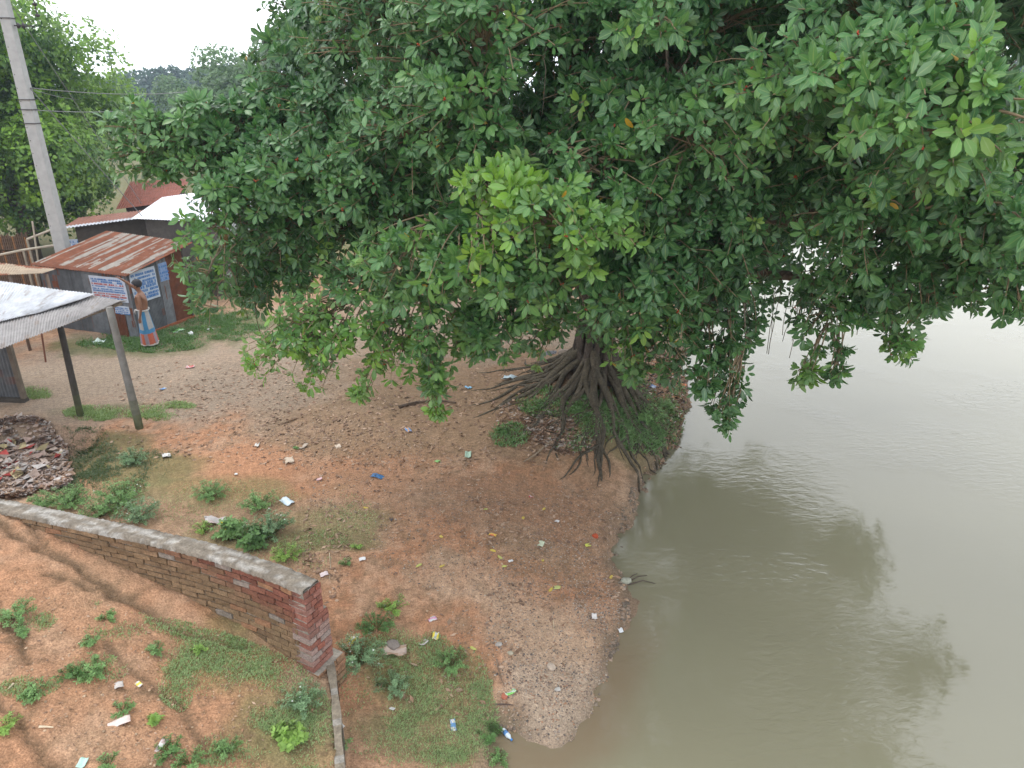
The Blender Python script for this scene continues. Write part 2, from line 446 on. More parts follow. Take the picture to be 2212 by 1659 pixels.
WF = np.c_[i2[:-1, :-1].ravel(), i2[:-1, 1:].ravel(), i2[1:, 1:].ravel(), i2[1:, :-1].ravel()]
sdw = polydist(a, b, SHORE)
wc = np.array([.205, .192, .127]) + (np.array([.19, .135, .085]) - np.array([.205, .192, .127])) * (sstep(.7, 0, sdw + (fbm(a, b, .5, 3, 4) - .5) * .4) * .75 * sstep(9, 7, b))[:, None]
wc = wc * (.86 + .28 * fbm(a * .5, b, 2.5, 4, 12))[:, None]
water = np_mesh("river_water", np.c_[a, b, np.full(len(a), ZW)], WF, wc, water_mat(), smooth=True)
tag(water, "muddy olive river with pale sky reflections", "river", kind='structure')

# ------------------------------------------------------------------ leaves
LT = np.array([(.0, 0, 0), (.22, 0, .0), (.22, .155, .04), (.22, -.155, .04), (.56, 0, -.01), (.56, .235, .04), (.56, -.235, .04), (.85, 0, -.06), (.85, .14, -.03), (.85, -.14, -.03), (1, 0, -.13)])
LUV = np.array([(0, 0), (0, .22), (1, .22), (-1, .22), (0, .56), (1, .56), (-1, .56), (0, .85), (1, .85), (-1, .85), (0, 1)], float)
LF = np.array([(0, 1, 2, 2), (0, 3, 1, 1), (1, 4, 5, 2), (1, 3, 6, 4), (4, 7, 8, 5), (4, 6, 9, 7), (7, 10, 8, 8), (7, 9, 10, 10)])
def norm(a): return a / (np.linalg.norm(a, axis=-1, keepdims=True) + 1e-9)
def leaf_mesh(name, P, A, L, C, mat, parent=None, per=7, spread=(.9, 1.35), wid=1.0, simple=False, pet=.30, flat=0.0):
    """P rosette centres, A rosette axes, L leaf lengths, C colour of each rosette"""
    n = len(P)
    ref = norm(np.cross(A, rng.normal(size=(n, 3)))); bi = np.cross(A, ref)
    ph = (np.arange(per)[None] * 2.399 + rng.uniform(0, 6.28, (n, 1)) + rng.uniform(-.3, .3, (n, per)))
    th = rng.uniform(spread[0], spread[1], (n, per)) * (.75 + .25 * np.arange(per)[None] / max(per - 1, 1))
    rad = np.cos(ph)[..., None] * ref[:, None] + np.sin(ph)[..., None] * bi[:, None]
    D = norm(np.cos(th)[..., None] * A[:, None] + np.sin(th)[..., None] * rad + np.array([0, 0, -.18]))
    N = norm(np.sin(th)[..., None] * A[:, None] - np.cos(th)[..., None] * rad + rng.normal(size=(n, per, 3)) * .16)
    if flat: N = norm(N + np.array([0, 0, flat]))
    S = norm(np.cross(N, D)); N = np.cross(D, S)
    LL = (L[:, None] * rng.uniform(.7, 1.15, (n, per)))
    base = P[:, None] + D * (LL * pet)[..., None] + A[:, None] * (rng.uniform(-.5, .1, (n, per)) * L[:, None] * .6)[..., None]
    D, N, S, base, LL = D.reshape(-1, 3), N.reshape(-1, 3), S.reshape(-1, 3), base.reshape(-1, 3), LL.ravel()
    CC = np.repeat(C, per, axis=0)
    g = rng.uniform(.8, 1.2, (len(CC), 1)); CC = CC * g
    yl = rng.random(len(CC)) < .0018
    if not simple: CC[yl] = np.array([.55, .33, .03]) * rng.uniform(.6, 1.1, (yl.sum(), 1))
    T, F0 = (LT, LF) if not simple else (np.array([(0, 0, 0), (.5, .28, .03), (1, 0, -.1), (.5, -.28, .03)]), np.array([(0, 3, 2, 1)]))
    m = len(D)
    wv = rng.uniform(.85, 1.15, m) * wid
    V = base[:, None] + LL[:, None, None] * (T[None, :, 0:1] * D[:, None] + (T[None, :, 1:2] * wv[:, None, None]) * S[:, None] + T[None, :, 2:3] * N[:, None])
    k = len(T)
    V = V.reshape(-1, 3)
    if simple:
        F = (F0[None] + (np.arange(m) * k)[:, None, None]).reshape(-1, 4)
        return np_mesh(name, V, F, np.repeat(CC, k, axis=0), mat, parent)
    # triangles keep a consistent face size
    tri = []
    for f in LF:
        if f[2] == f[3]: tri.append((f[0], f[1], f[2]))
        else: tri += [(f[0], f[1], f[2]), (f[0], f[2], f[3])]
    tri = np.array(tri)
    F = (tri[None] + (np.arange(m) * k)[:, None, None]).reshape(-1, 3)
    return np_mesh(name, V, F, np.repeat(CC, k, axis=0), mat, parent, smooth=True, UV=np.tile(LUV, (m, 1)))
def tubes_np(paths, rads, n=4):
    """paths (k,m,3) rads (k,m) -> V,F"""
    k, m, _ = paths.shape
    T = norm(np.gradient(paths, axis=1)); ref = norm(np.cross(T, np.array([.31, .2, .93]))); bi = np.cross(T, ref)
    a = np.arange(n) * 2 * np.pi / n
    V = paths[:, :, None] + rads[:, :, None, None] * (np.cos(a)[None, None, :, None] * ref[:, :, None] + np.sin(a)[None, None, :, None] * bi[:, :, None])
    i = np.arange(k * m * n).reshape(k, m, n); j = np.roll(i, -1, axis=2)
    F = np.stack([i[:, :-1], j[:, :-1], j[:, 1:], i[:, 1:]], -1).reshape(-1, 4)
    return V.reshape(-1, 3), F

# ------------------------------------------------------------------ the great fig tree
# pads of foliage: image x, image y, distance, radius, droop, tone (0 dark, shade of hollows put into leaf colour .. 1 fresh)
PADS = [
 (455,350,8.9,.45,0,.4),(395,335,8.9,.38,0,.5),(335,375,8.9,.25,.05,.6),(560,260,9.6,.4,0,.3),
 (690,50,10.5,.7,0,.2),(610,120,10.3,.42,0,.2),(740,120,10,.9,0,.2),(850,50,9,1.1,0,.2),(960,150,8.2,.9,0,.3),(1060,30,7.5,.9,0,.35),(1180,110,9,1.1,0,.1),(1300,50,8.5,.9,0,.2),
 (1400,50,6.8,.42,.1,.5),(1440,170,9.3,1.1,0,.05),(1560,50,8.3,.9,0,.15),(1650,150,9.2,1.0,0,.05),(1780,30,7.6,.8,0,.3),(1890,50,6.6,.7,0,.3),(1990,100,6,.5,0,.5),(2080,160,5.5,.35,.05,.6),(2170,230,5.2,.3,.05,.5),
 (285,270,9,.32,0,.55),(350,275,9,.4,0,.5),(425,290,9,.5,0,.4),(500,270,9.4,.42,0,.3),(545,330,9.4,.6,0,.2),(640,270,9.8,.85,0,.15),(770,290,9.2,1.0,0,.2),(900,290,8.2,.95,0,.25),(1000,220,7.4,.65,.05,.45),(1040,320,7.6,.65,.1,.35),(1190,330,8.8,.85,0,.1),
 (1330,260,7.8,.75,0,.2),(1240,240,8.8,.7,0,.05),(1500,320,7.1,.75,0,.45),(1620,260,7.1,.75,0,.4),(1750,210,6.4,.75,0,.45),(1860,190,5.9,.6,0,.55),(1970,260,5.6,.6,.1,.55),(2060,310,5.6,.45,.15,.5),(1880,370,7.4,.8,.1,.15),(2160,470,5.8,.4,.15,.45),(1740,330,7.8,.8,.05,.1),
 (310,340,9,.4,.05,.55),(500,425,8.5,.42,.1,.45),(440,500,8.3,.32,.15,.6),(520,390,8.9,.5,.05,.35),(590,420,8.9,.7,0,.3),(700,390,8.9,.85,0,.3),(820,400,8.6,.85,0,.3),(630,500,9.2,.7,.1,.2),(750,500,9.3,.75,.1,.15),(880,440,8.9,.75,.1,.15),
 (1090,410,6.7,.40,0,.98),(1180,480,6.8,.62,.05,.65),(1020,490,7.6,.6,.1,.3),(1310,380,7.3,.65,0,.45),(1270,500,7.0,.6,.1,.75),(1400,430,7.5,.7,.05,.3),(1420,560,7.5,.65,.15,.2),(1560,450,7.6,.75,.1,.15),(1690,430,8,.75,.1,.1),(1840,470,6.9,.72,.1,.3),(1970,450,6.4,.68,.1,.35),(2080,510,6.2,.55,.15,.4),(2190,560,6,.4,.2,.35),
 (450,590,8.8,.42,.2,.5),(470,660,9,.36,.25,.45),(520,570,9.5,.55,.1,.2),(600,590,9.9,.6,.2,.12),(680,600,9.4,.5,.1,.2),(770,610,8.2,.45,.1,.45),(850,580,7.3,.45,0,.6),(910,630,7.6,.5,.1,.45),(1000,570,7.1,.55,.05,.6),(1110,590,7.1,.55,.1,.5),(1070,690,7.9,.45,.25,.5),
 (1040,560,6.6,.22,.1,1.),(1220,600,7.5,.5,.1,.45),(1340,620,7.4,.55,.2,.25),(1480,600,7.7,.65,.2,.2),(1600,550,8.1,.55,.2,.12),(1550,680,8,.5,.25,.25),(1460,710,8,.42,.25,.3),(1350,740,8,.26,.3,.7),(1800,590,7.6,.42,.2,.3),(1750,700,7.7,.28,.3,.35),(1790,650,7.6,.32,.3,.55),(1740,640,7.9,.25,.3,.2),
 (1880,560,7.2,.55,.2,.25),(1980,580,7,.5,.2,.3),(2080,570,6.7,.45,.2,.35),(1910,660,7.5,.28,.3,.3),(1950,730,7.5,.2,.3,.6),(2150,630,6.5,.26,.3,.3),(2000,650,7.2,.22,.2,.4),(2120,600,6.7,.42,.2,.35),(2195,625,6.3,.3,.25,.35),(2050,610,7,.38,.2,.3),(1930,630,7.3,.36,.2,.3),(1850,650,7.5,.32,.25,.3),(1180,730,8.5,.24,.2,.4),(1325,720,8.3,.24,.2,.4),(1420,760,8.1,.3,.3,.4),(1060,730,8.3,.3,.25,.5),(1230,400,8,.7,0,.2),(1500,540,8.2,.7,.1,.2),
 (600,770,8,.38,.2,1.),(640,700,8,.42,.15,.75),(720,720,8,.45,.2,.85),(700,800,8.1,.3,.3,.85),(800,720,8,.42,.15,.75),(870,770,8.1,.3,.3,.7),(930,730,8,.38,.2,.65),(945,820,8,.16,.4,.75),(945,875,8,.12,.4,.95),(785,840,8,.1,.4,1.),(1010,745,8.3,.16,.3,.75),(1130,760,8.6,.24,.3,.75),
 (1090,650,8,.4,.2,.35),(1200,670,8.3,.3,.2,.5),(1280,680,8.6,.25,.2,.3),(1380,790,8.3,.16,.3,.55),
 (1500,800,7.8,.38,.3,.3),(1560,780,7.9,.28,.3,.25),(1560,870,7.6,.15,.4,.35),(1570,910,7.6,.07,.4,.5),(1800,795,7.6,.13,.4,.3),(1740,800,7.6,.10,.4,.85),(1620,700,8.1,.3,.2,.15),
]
# inner masses, further in, leaf colour darkened for the crown's inner shade
INNER = [(800,110,12,1.25),(930,60,12,1.7),(1120,80,12,2),(1350,80,12,2),(1580,80,12,2),(1800,100,11,1.8),(1960,160,9,.9),(610,350,11.5,.9),(740,310,12,1.4),(900,330,12,1.7),(1100,300,12,1.9),(1330,320,12,1.9),(1560,320,12,1.8),(1780,330,11,1.6),(1960,400,9,1.0),
 (640,520,11.5,1.0),(780,500,12,1.3),(960,480,12,1.5),(1150,480,12,1.6),(1350,480,12,1.6),(1560,480,12,1.4),(1720,470,11,1.0),(1000,620,11,.8),(1180,600,11.5,1.0),(1370,600,12,1.1),(1530,640,11.5,.9),(1900,500,9,1.0),(2060,480,8,.8),
 (580,620,11,.7),(1440,690,11,.7),(1150,680,11,.5),(1640,600,10.5,.5)]
UPPER = [(-.9,10,8.7,1.9),(1,8.5,8.6,2),(3.6,8,8.4,2),(5.4,7.6,8.9,1.5),(-.5,12,9.8,2.2),(2.5,11,10.2,2.3),(5.5,10.5,9.4,2.2),(7.2,9.5,9.2,1.6),(1,14.5,10.8,2.3),(4.5,14,10.6,2.3),(7.3,13,9,1.9),(6.5,18,4.8,1.7),(8.2,20.5,5.4,2.0),(5,20,5,2),(7.5,18,6.5,2),(9,17,5.5,1.5),(6,16,6,1.8),(9.6,19,6,1.9),(7.5,22,6,2.2),(6,14.5,3.6,1.1),(5.2,16.5,3.4,1.2),(9.2,13.5,5.2,1.4),(9,11,7.7,1.3),(8.6,16,4.2,1.4),(8.6,15.5,7,1.7),(6.8,9.4,7.6,1.1),(8.0,10.5,7.5,1.2),(6.6,8.4,8.6,1.3),(4.8,9.6,7.6,1.4),(6.2,11.6,6.8,1.5),(3.2,10.5,8.0,1.6),(7.6,8.6,9.6,1.4),(-1.6,14,9.4,2),(6.6,16.5,8.2,2),(2,18,9,2.2),(-1.9,17,8,2),
 (6.9,11,4.8,1.2),(6.4,13,5,1.5),(3,17,6,2),(-1,17,5,1.8),(5.6,16,5,1.6),(4.9,6.8,8.4,1.2)]  # crown out of view; back and right masses added to fill its reflection
TC = np.array([TREE[0], TREE[1], 4.5])
fig = empty("fig_tree", (TREE[0], TREE[1], H1(*TREE)))
FO = np.array(fig.location)
limbs_end = [(-3.6, 9.2, 4.9), (-3.0, 10.4, 6.4), (-1.2, 8.3, 3.9), (-.3, 7.6, 5.3), (1.1, 7.4, 4.2), (1.7, 7.8, 6.4), (2.6, 7.8, 4.3), (3.4, 6.9, 6.1), (4.2, 7.6, 4.2), (4.6, 6.2, 5.3), (.8, 12, 9.5), (5.5, 12, 8), (-2, 15, 8), (6.8, 11, 5.4), (3, 17.5, 7)]
limbs = []
for e in limbs_end:
    s = np.array([TREE[0] + rng.uniform(-.25, .25), TREE[1] + rng.uniform(-.25, .25), 2.3 + rng.uniform(-.3, .5)]); e = np.array(e)
    mid = s * .5 + e * .5 + np.array([0, 0, .9]) + rng.normal(size=3) * .25
    t = np.linspace(0, 1, 14)[:, None]
    pth = (1 - t) ** 2 * s + 2 * t * (1 - t) * mid + t ** 2 * e
    pth[1:] += np.cumsum(rng.normal(size=(13, 3)) * .035, axis=0)
    limbs.append(pth)
allp = [(c, r, dr, tn, .62 if px < 475 and py > 375 else 1.25, .120 + .012 * math.sin(px * 1.7 + py)) for (px, py, Y, r, dr, tn) in PADS for c in [np.array(atY(px, py, Y))]]
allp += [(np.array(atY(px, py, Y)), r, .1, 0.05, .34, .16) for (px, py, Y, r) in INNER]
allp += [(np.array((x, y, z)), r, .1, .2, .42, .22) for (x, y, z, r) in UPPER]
sub = {i: [] for i in range(len(limbs))}
RP, RA, RL, RC = [], [], [], []
TW, TR = [], []
FIGS = []
for (c, r, dr, tn, den, ll) in allp:
    # bough reaching this pad
    best = None
    for i, pth in enumerate(limbs):
        for j in range(2, 13):
            dd = np.linalg.norm(pth[j] - c) + .35 * j * 0.1
            if np.linalg.norm(pth[j] - TC) > np.linalg.norm(c - TC) + .2: dd += 2
            if best is None or dd < best[0]: best = (dd, i, j)
    _, i, j = best; s = limbs[i][j]; t = np.linspace(0, 1, 8)[:, None]
    mid = (s + c) / 2 + np.array([0, 0, .25 + .1 * np.linalg.norm(c - s)]) + rng.normal(size=3) * .1
    q = (1 - t) ** 2 * s + 2 * t * (1 - t) * mid + t ** 2 * c; q[1:-1] += rng.normal(size=(6, 3)) * .03
    sub[i].append((q, max(.012, .05 * (1 - j / 16)) * (1 if den > .5 else 1.3)))
    out = norm((c - TC) * np.array([1, 1, .5]))
    nt = max(7, int(62 * r ** 1.85 * den)) if r > .2 else int(5 + 60 * r)
    d = norm(rng.normal(size=(nt, 3)) * np.array([1, 1, .75]) + out * .55 + np.array([0, 0, .35 - dr * 1.6]))
    rr = r * rng.uniform(.72, 1.12, nt)[:, None]
    en = c + d * rr * np.array([1, 1, .8]) + np.array([0, 0, -1]) * dr * rr * rng.uniform(0, 1.6, (nt, 1))
    st = q[rng.integers(4, 8, nt)] + rng.normal(size=(nt, 3)) * .04
    ln = np.linalg.norm(en - st, axis=1, keepdims=True)
    md = (st + en) / 2 + np.array([0, 0, 1]) * ln * (.14 + dr * .3) + rng.normal(size=(nt, 3)) * .05
    T7 = np.linspace(0, 1, 6)[None, :, None]
    pth = (1 - T7) ** 2 * st[:, None] + 2 * T7 * (1 - T7) * md[:, None] + T7 ** 2 * en[:, None]
    TW.append(pth); TR.append(np.linspace(.011, .004, 6)[None] * np.ones((nt, 1)) * (1 if den > .5 else 1.3))
    ts = [1.0, .86, .7, .52] if r > .3 else ([1.0, .72, .42] if r > .13 else [1.0, .55])
    for kk, tt in enumerate(ts):
        t2 = np.clip(tt + rng.uniform(-.05, .03, (nt, 1)), 0, 1)
        P = (1 - t2) ** 2 * st + 2 * t2 * (1 - t2) * md + t2 ** 2 * en
        A = norm(2 * (1 - t2) * (md - st) + 2 * t2 * (en - md))
        if kk: A = norm(A + rng.normal(size=A.shape) * .5); P = P + rng.normal(size=P.shape) * .05
        A = norm(A + np.array([0, 0, .35]) + np.array([0, -.12, 0]))
        RP.append(P); RA.append(A); RL.append(np.full(nt, ll) * (1 if kk == 0 else .95) * rng.uniform(.68, 1.18, nt))
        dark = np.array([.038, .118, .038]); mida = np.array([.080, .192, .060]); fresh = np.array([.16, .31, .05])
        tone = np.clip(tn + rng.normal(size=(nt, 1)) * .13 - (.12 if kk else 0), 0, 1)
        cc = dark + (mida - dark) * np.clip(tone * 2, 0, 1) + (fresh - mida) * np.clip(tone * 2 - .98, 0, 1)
        fr = (rng.random(nt) < (.02 + .16 * max(tn - .4, 0))) & (kk == 0)
        cc[fr] = np.array([.16, .28, .055]) * rng.uniform(.8, 1.1, (fr.sum(), 1))
        RC.append(cc)
        if kk == 0: FIGS.append(P[rng.random(nt) < .05])
RP, RA, RL, RC = np.concatenate(RP), np.concatenate(RA), np.concatenate(RL), np.concatenate(RC)
print("rosettes", len(RP), "leaves", len(RP) * 7)
def place(o, root=FO): o.location = tuple(-np.array(root))      # mesh is in world coordinates, parent sits at the base
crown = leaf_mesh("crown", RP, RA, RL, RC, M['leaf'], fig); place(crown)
V, F = tubes_np(np.concatenate(TW), np.concatenate(TR), 4)
o = np_mesh("twigs", V, F, np.ones((len(V), 3)), M['twig'], fig); place(o); o["kind"] = "stuff"
FG = np.concatenate(FIGS); fb = MB()
for p in FG:
    for k in range(rnd.randint(2, 4)):
        q = Vector(p) + Vector([rnd.uniform(-.018, .018) for _ in range(3)]); s = .011
        fb.add([q + Vector(d) * s for d in ((1, 0, 0), (-1, 0, 0), (0, 1, 0), (0, -1, 0), (0, 0, 1), (0, 0, -1))],
               [(0, 2, 4), (2, 1, 4), (1, 3, 4), (3, 0, 4), (2, 0, 5), (1, 2, 5), (3, 1, 5), (0, 3, 5)], (.38, .06, .02))
o = fb.build("figs", M['litter'], fig, True); place(o); o["kind"] = "stuff"
for i, pth in enumerate(limbs):
    m = MB(); L0 = np.linspace(.16, .035, 14)
    m.tube(pth, list(L0), 8, (.17, .13, .10), .06)
    for q, r0 in sub[i]: m.tube(q, list(np.linspace(r0 * .8, .009, 8)), 5, (.26, .21, .16), .05)
    place(m.build("branch", M['bark'], fig, True))
# hanging aerial roots
m = MB()
for (px, py, Y, n, L, w, col) in [(455, 290, 9.8, 26, .5, .09, (.20, .10, .035)), (1822, 290, 7.6, 8, .45, .06, (.3, .16, .04)), (465, 450, 9, 10, .6, .08, (.2, .12, .05)), (1670, 600, 10.5, 16, 1.4, .5, (.16, .13, .1)),
                                   (1240, 420, 10, 14, 1.2, .5, (.14, .11, .09)), (1650, 160, 9, 8, 1, .3, (.15, .12, .09)), (1150, 130, 8.4, 5, 1.2, .5, (.2, .17, .13)), (590, 560, 10, 12, 1.2, .5, (.12, .08, .05)), (1300, 200, 9.5, 10, 1.5, .5, (.15, .12, .1))]:
    c = atY(px, py, Y)
    for k in range(n):
        s = c + Vector((rnd.gauss(0, w), rnd.gauss(0, w), .1)); l = L * rnd.uniform(.5, 1.1); pts = [s]
        for j in range(6): pts.append(pts[-1] + Vector((rnd.gauss(0, .015), rnd.gauss(0, .015), -l / 6)))
        m.tube(pts, .005 if w > .2 else .009, 4, col)
o = m.build("aerial_roots", M['bark'], fig, True); place(o); o["kind"] = "stuff"
# trunk: a fluted bundle of stems
m = MB(); bz = H1(*TREE)
cen = Vector((TREE[0], TREE[1], 0))
def ring(rad, z, off, n=40, s=0):
    vs = []
    for k in range(n):
        a = 2 * math.pi * k / n
        r = rad * (1 + .16 * math.sin(5 * a + s * .5) + .1 * math.sin(9 * a + 1.3 - s * .3) + .06 * math.sin(17 * a + s))
        vs.append((TREE[0] + off[0] + r * math.cos(a), TREE[1] + off[1] + r * math.sin(a), z))
    return vs
zs = [bz - .5, bz - .1, bz + .1, bz + .3, bz + .55, bz + .85, bz + 1.2, bz + 1.6, bz + 2.1, bz + 2.6]
rs = [.6, .5, .46, .42, .37, .33, .31, .32, .36, .3]
vs = []; fs = []
for j, (z, r) in enumerate(zip(zs, rs)): vs += ring(r, z, (.05 * math.sin(j), .04 * j), 40, j)
for j in range(len(zs) - 1):
    for k in range(40): fs.append((j * 40 + k, j * 40 + (k + 1) % 40, (j + 1) * 40 + (k + 1) % 40, (j + 1) * 40 + k))
m.add(vs, fs, (.05, .04, .034))
for k in range(13):                                   # strands grown against the trunk
    a = rnd.uniform(0, 6.28) if k > 7 else math.radians(-90 + (k - 4) * 26); pts = []; rr = []
    for j in range(9):
        z = bz - .1 + j * .32; f = np.interp(z, zs, rs); aa = a + .12 * math.sin(j * 1.1 + k)
        pts.append((TREE[0] + f * 1.0 * math.cos(aa), TREE[1] + .02 * j + f * 1.0 * math.sin(aa), z)); rr.append(.075 - .003 * j + .012 * math.sin(j + k))
    m.tube(pts, rr, 7, (.085, .068, .055), .05)
place(m.build("trunk", M['bark'], fig, True))
# surface roots
def root_obj(a, L, r0, lift, bend, end_drop=0):
    pts = []; rr = []; n = int(max(12, L / .11)); x, y = TREE[0] + .3 * math.cos(a), TREE[1] + .3 * math.sin(a); hd = a
    wig = rnd.uniform(0, 6)
    for j in range(n + 1):
        t = j / n; zz = H1(x, y)
        hh = lift * max(0, 1 - t * 2.6) ** 1.6 + r0 * .35 * (1 - t) - end_drop * max(0, t - .85)
        pts.append((x, y, zz + hh)); rr.append(r0 * (1 - t) ** .75 * (1 + .12 * math.sin(j * 1.3 + wig)) + .008)
        hd += bend / n + .16 * math.sin(j * .55 + wig) + rnd.gauss(0, .07); hd = hd * .9 + (a + bend) * .1
        x += L / n * math.cos(hd); y += L / n * math.sin(hd)
    m = MB(); c = rnd.uniform(.8, 1.25); col = (.085 * c, .072 * c, .052 * c)
    m.tube(pts, rr, 8, col, .06)
    if L > 1.4:
        for b_ in range(rnd.randint(1, 3)):
            k = rnd.randint(int(n * .25), int(n * .6)); p0 = Vector(pts[k]); h2 = hd + rnd.choice((-1, 1)) * rnd.uniform(.35, .8); q = []; q2 = []
            L2 = L * rnd.uniform(.3, .5); n2 = 12; xx, yy = p0.x, p0.y
            for j in range(n2 + 1):
                q.append((xx, yy, H1(xx, yy) + rr[k] * .4 * (1 - j / n2))); q2.append(rr[k] * .62 * (1 - j / n2) + .005)
                h2 += rnd.gauss(0, .13); xx += L2 / n2 * math.cos(h2); yy += L2 / n2 * math.sin(h2)
            m.tube(q, q2, 6, col, .06)
    place(m.build("root", M['bark'], fig, True))
for k in range(30):
    a = R(-195 + k * 7.2 + rnd.uniform(-4, 4)); front = math.cos(a + R(90))
    L = rnd.uniform(1.6, 2.5) + max(0, front) * .35
    if a > R(-25): L *= .62
    root_obj(a, L, rnd.uniform(.04, .075), rnd.uniform(.15, .55), rnd.uniform(-.45, .45))
root_obj(R(-175), 2.6, .05, .3, .15); root_obj(R(-196), 2.6, .05, .3, -.1); root_obj(R(-92), 3.0, .085, .5, -.1, .4); root_obj(R(-100), 2.8, .075, .6, .2, .3); root_obj(R(-33), 2.3, .06, .5, .1)
for k in range(6): root_obj(R(20 + 25 * k), 1.4, .07, .5, 0)
tag(fig, "huge spreading fig tree with glossy leaves and bare roots on the river bank", "tree")

# ------------------------------------------------------------------ other trees
def blob_tree(name, label, x, y, h, r, n, lsz, cols, group=None, tr=.25, z0=None, flat=.8, clumps=14, low=.25, mat='leaf2'):
    z0 = H1(x, y) if z0 is None else z0
    t = empty(name, (x, y, z0)); c = []
    for k in range(clumps):
        a = rng.uniform(0, 6.28); q = rng.uniform(.1, .75) * r; zz = h * rng.uniform(low + .1, .86)
        q *= min(1, 1.35 * math.sqrt(max(0, 1 - (zz / h) ** 2)) + .15)
        c.append((q * math.cos(a), q * math.sin(a), zz, r * rng.uniform(.28, .5)))
    c = np.array(c); w = c[:, 3] ** 2; k = rng.choice(len(c), n, p=w / w.sum())
    d = norm(rng.normal(size=(n, 3)) + np.array([0, 0, .25])); rad = c[k, 3] * rng.uniform(.6, 1.08, n)
    P = c[k, :3] + d * rad[:, None] * np.array([1, 1, flat]); A = norm(d + np.array([0, 0, .3]))
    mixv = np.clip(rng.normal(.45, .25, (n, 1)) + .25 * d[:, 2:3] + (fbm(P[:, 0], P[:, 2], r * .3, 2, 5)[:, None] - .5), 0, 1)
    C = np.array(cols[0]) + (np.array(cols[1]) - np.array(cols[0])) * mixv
    leaf_mesh("crown", P, A, np.full(n, lsz), C, M[mat], t, per=4, simple=True, wid=1.1)
    m = MB(); m.tube([(0, 0, -.3), (.1, 0, h * .2), (0, .1, h * .45), (.1, 0, h * .75)], [r * .09, r * .065, r * .05, r * .02], 8, (.14, .11, .085), .08)
    for q in c[:9]: m.tube([(0, .05, h * rng.uniform(.2, .45)), (q[0] * .5, q[1] * .5, q[2] * .75), tuple(q[:3])], [r * .035, r * .022, r * .01], 5, (.14, .11, .085))
    m.build("trunk", M['bark'], t, True)
    return tag(t, label, "tree", group)
bright = ((.03, .09, .018), (.20, .36, .055))
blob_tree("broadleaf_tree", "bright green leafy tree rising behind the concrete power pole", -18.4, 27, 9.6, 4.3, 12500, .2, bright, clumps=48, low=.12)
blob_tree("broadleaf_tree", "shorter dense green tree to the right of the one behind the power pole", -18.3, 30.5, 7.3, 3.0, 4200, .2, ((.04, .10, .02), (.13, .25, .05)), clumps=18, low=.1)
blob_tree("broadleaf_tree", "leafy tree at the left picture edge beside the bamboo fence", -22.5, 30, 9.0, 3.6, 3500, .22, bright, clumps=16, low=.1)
mid = ((.05, .10, .04), (.10, .18, .07))
for (px, Y, h, r, lb) in [(500, 62, 7.5, 4, "rounded mid green tree beyond the white roofs, nearest of the far trees"), (560, 58, 9.5, 5, "tall pale green tree just left of the fig crown's top edge"), (440, 80, 7, 4.5, "low wide tree in front of the hazy wood"), (640, 55, 9, 5, "mid green tree mostly hidden by the fig crown")]:
    p = atY(px, 250, Y); blob_tree("distant_tree", lb, p.x, Y, h, r, 2200, .38, mid, "trees beyond the sheds", clumps=16, low=.05)
blue = ((.018, .05, .035), (.045, .095, .055))  # blue shift of distance haze put into the leaf colours
FT = [(245, 8.8), (275, 9.6), (305, 10.4), (335, 11.2), (372, 11.0), (405, 9.8), (440, 10.6), (478, 11.0), (512, 10.0)]
words = ["leftmost", "second from the left", "third from the left", "fourth from the left, tallest", "fifth from the left", "sixth from the left, lower", "seventh from the left", "eighth from the left", "rightmost"]
for (px, h), wd in zip(FT, words):
    Y = 150 + rng.uniform(-12, 12); p = atY(px, 200, Y)
    blob_tree("distant_tree", wd + " of the hazy bluish treetops on the left horizon", p.x, Y, h * .92, 6.5, 1100, .9, blue, "hazy trees on the left horizon", clumps=12, low=.05)
for (X, Y, h, wd) in [(112, 174, 15, "nearest the fig leaves"), (122, 176, 18, "tallest"), (131, 174, 16, "beside the tallest"), (141, 177, 17, "cut by the right picture edge")]:
    blob_tree("distant_tree", "dark tree on the far river bank at right, " + wd, X, Y, h, 8, 1500, 1.0, ((.02, .05, .03), (.045, .085, .045)), "trees on the far river bank", clumps=14, low=.03)
# the far wood, one mass
n = 11000; k = rng.integers(0, 130, n); cx = np.linspace(-270, 290, 130) + rng.uniform(-2, 2, 130); cy = 205 + rng.uniform(-15, 30, 130) ; ch = rng.uniform(4, 7.5, 130)
cy = np.where(cx > 60, 190 + rng.uniform(0, 25, 130), cy)
d = norm(rng.normal(size=(n, 3)))
P = np.c_[cx[k] + d[:, 0] * 4.5, cy[k] + d[:, 1] * 4.5, ch[k] * .55 + d[:, 2] * ch[k] * .6]
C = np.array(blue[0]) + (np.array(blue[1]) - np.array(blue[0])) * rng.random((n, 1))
o = leaf_mesh("wood", P, norm(d + np.array([0, 0, .3])), np.full(n, 1.3), C, M['leaf2'], per=4, simple=True, wid=1.2)
tag(o, "hazy belt of woodland along the horizon", "woodland", kind='stuff')
# mast
m = MB(); p = atY(244, 160, 170); m.tube([(0, 0, 0), (0, 0, 13.8)], [.35, .12], 6)
for k in range(3): m.box((0, 0, 12.2 + k * .6), (.9, .9, .25))
o = m.build("radio_mast", M['iron']); o.location = (p.x, 170, 0); tag(o, "thin radio mast above the hazy treetops on the left horizon", "mast")

# ------------------------------------------------------------------ brick wall
def along(poly, s):
    for i in range(len(poly) - 1):
        a = Vector(poly[i]); b = Vector(poly[i + 1]); L = (b - a).length
        if s <= L or i == len(poly) - 2: return a + (b - a) * (s / L), (b - a).normalized()
        s -= L
def plen(poly): return sum((Vector(poly[i + 1]) - Vector(poly[i])).length for i in range(len(poly) - 1))
WT = .205; ZT = 1.28; CH = .078
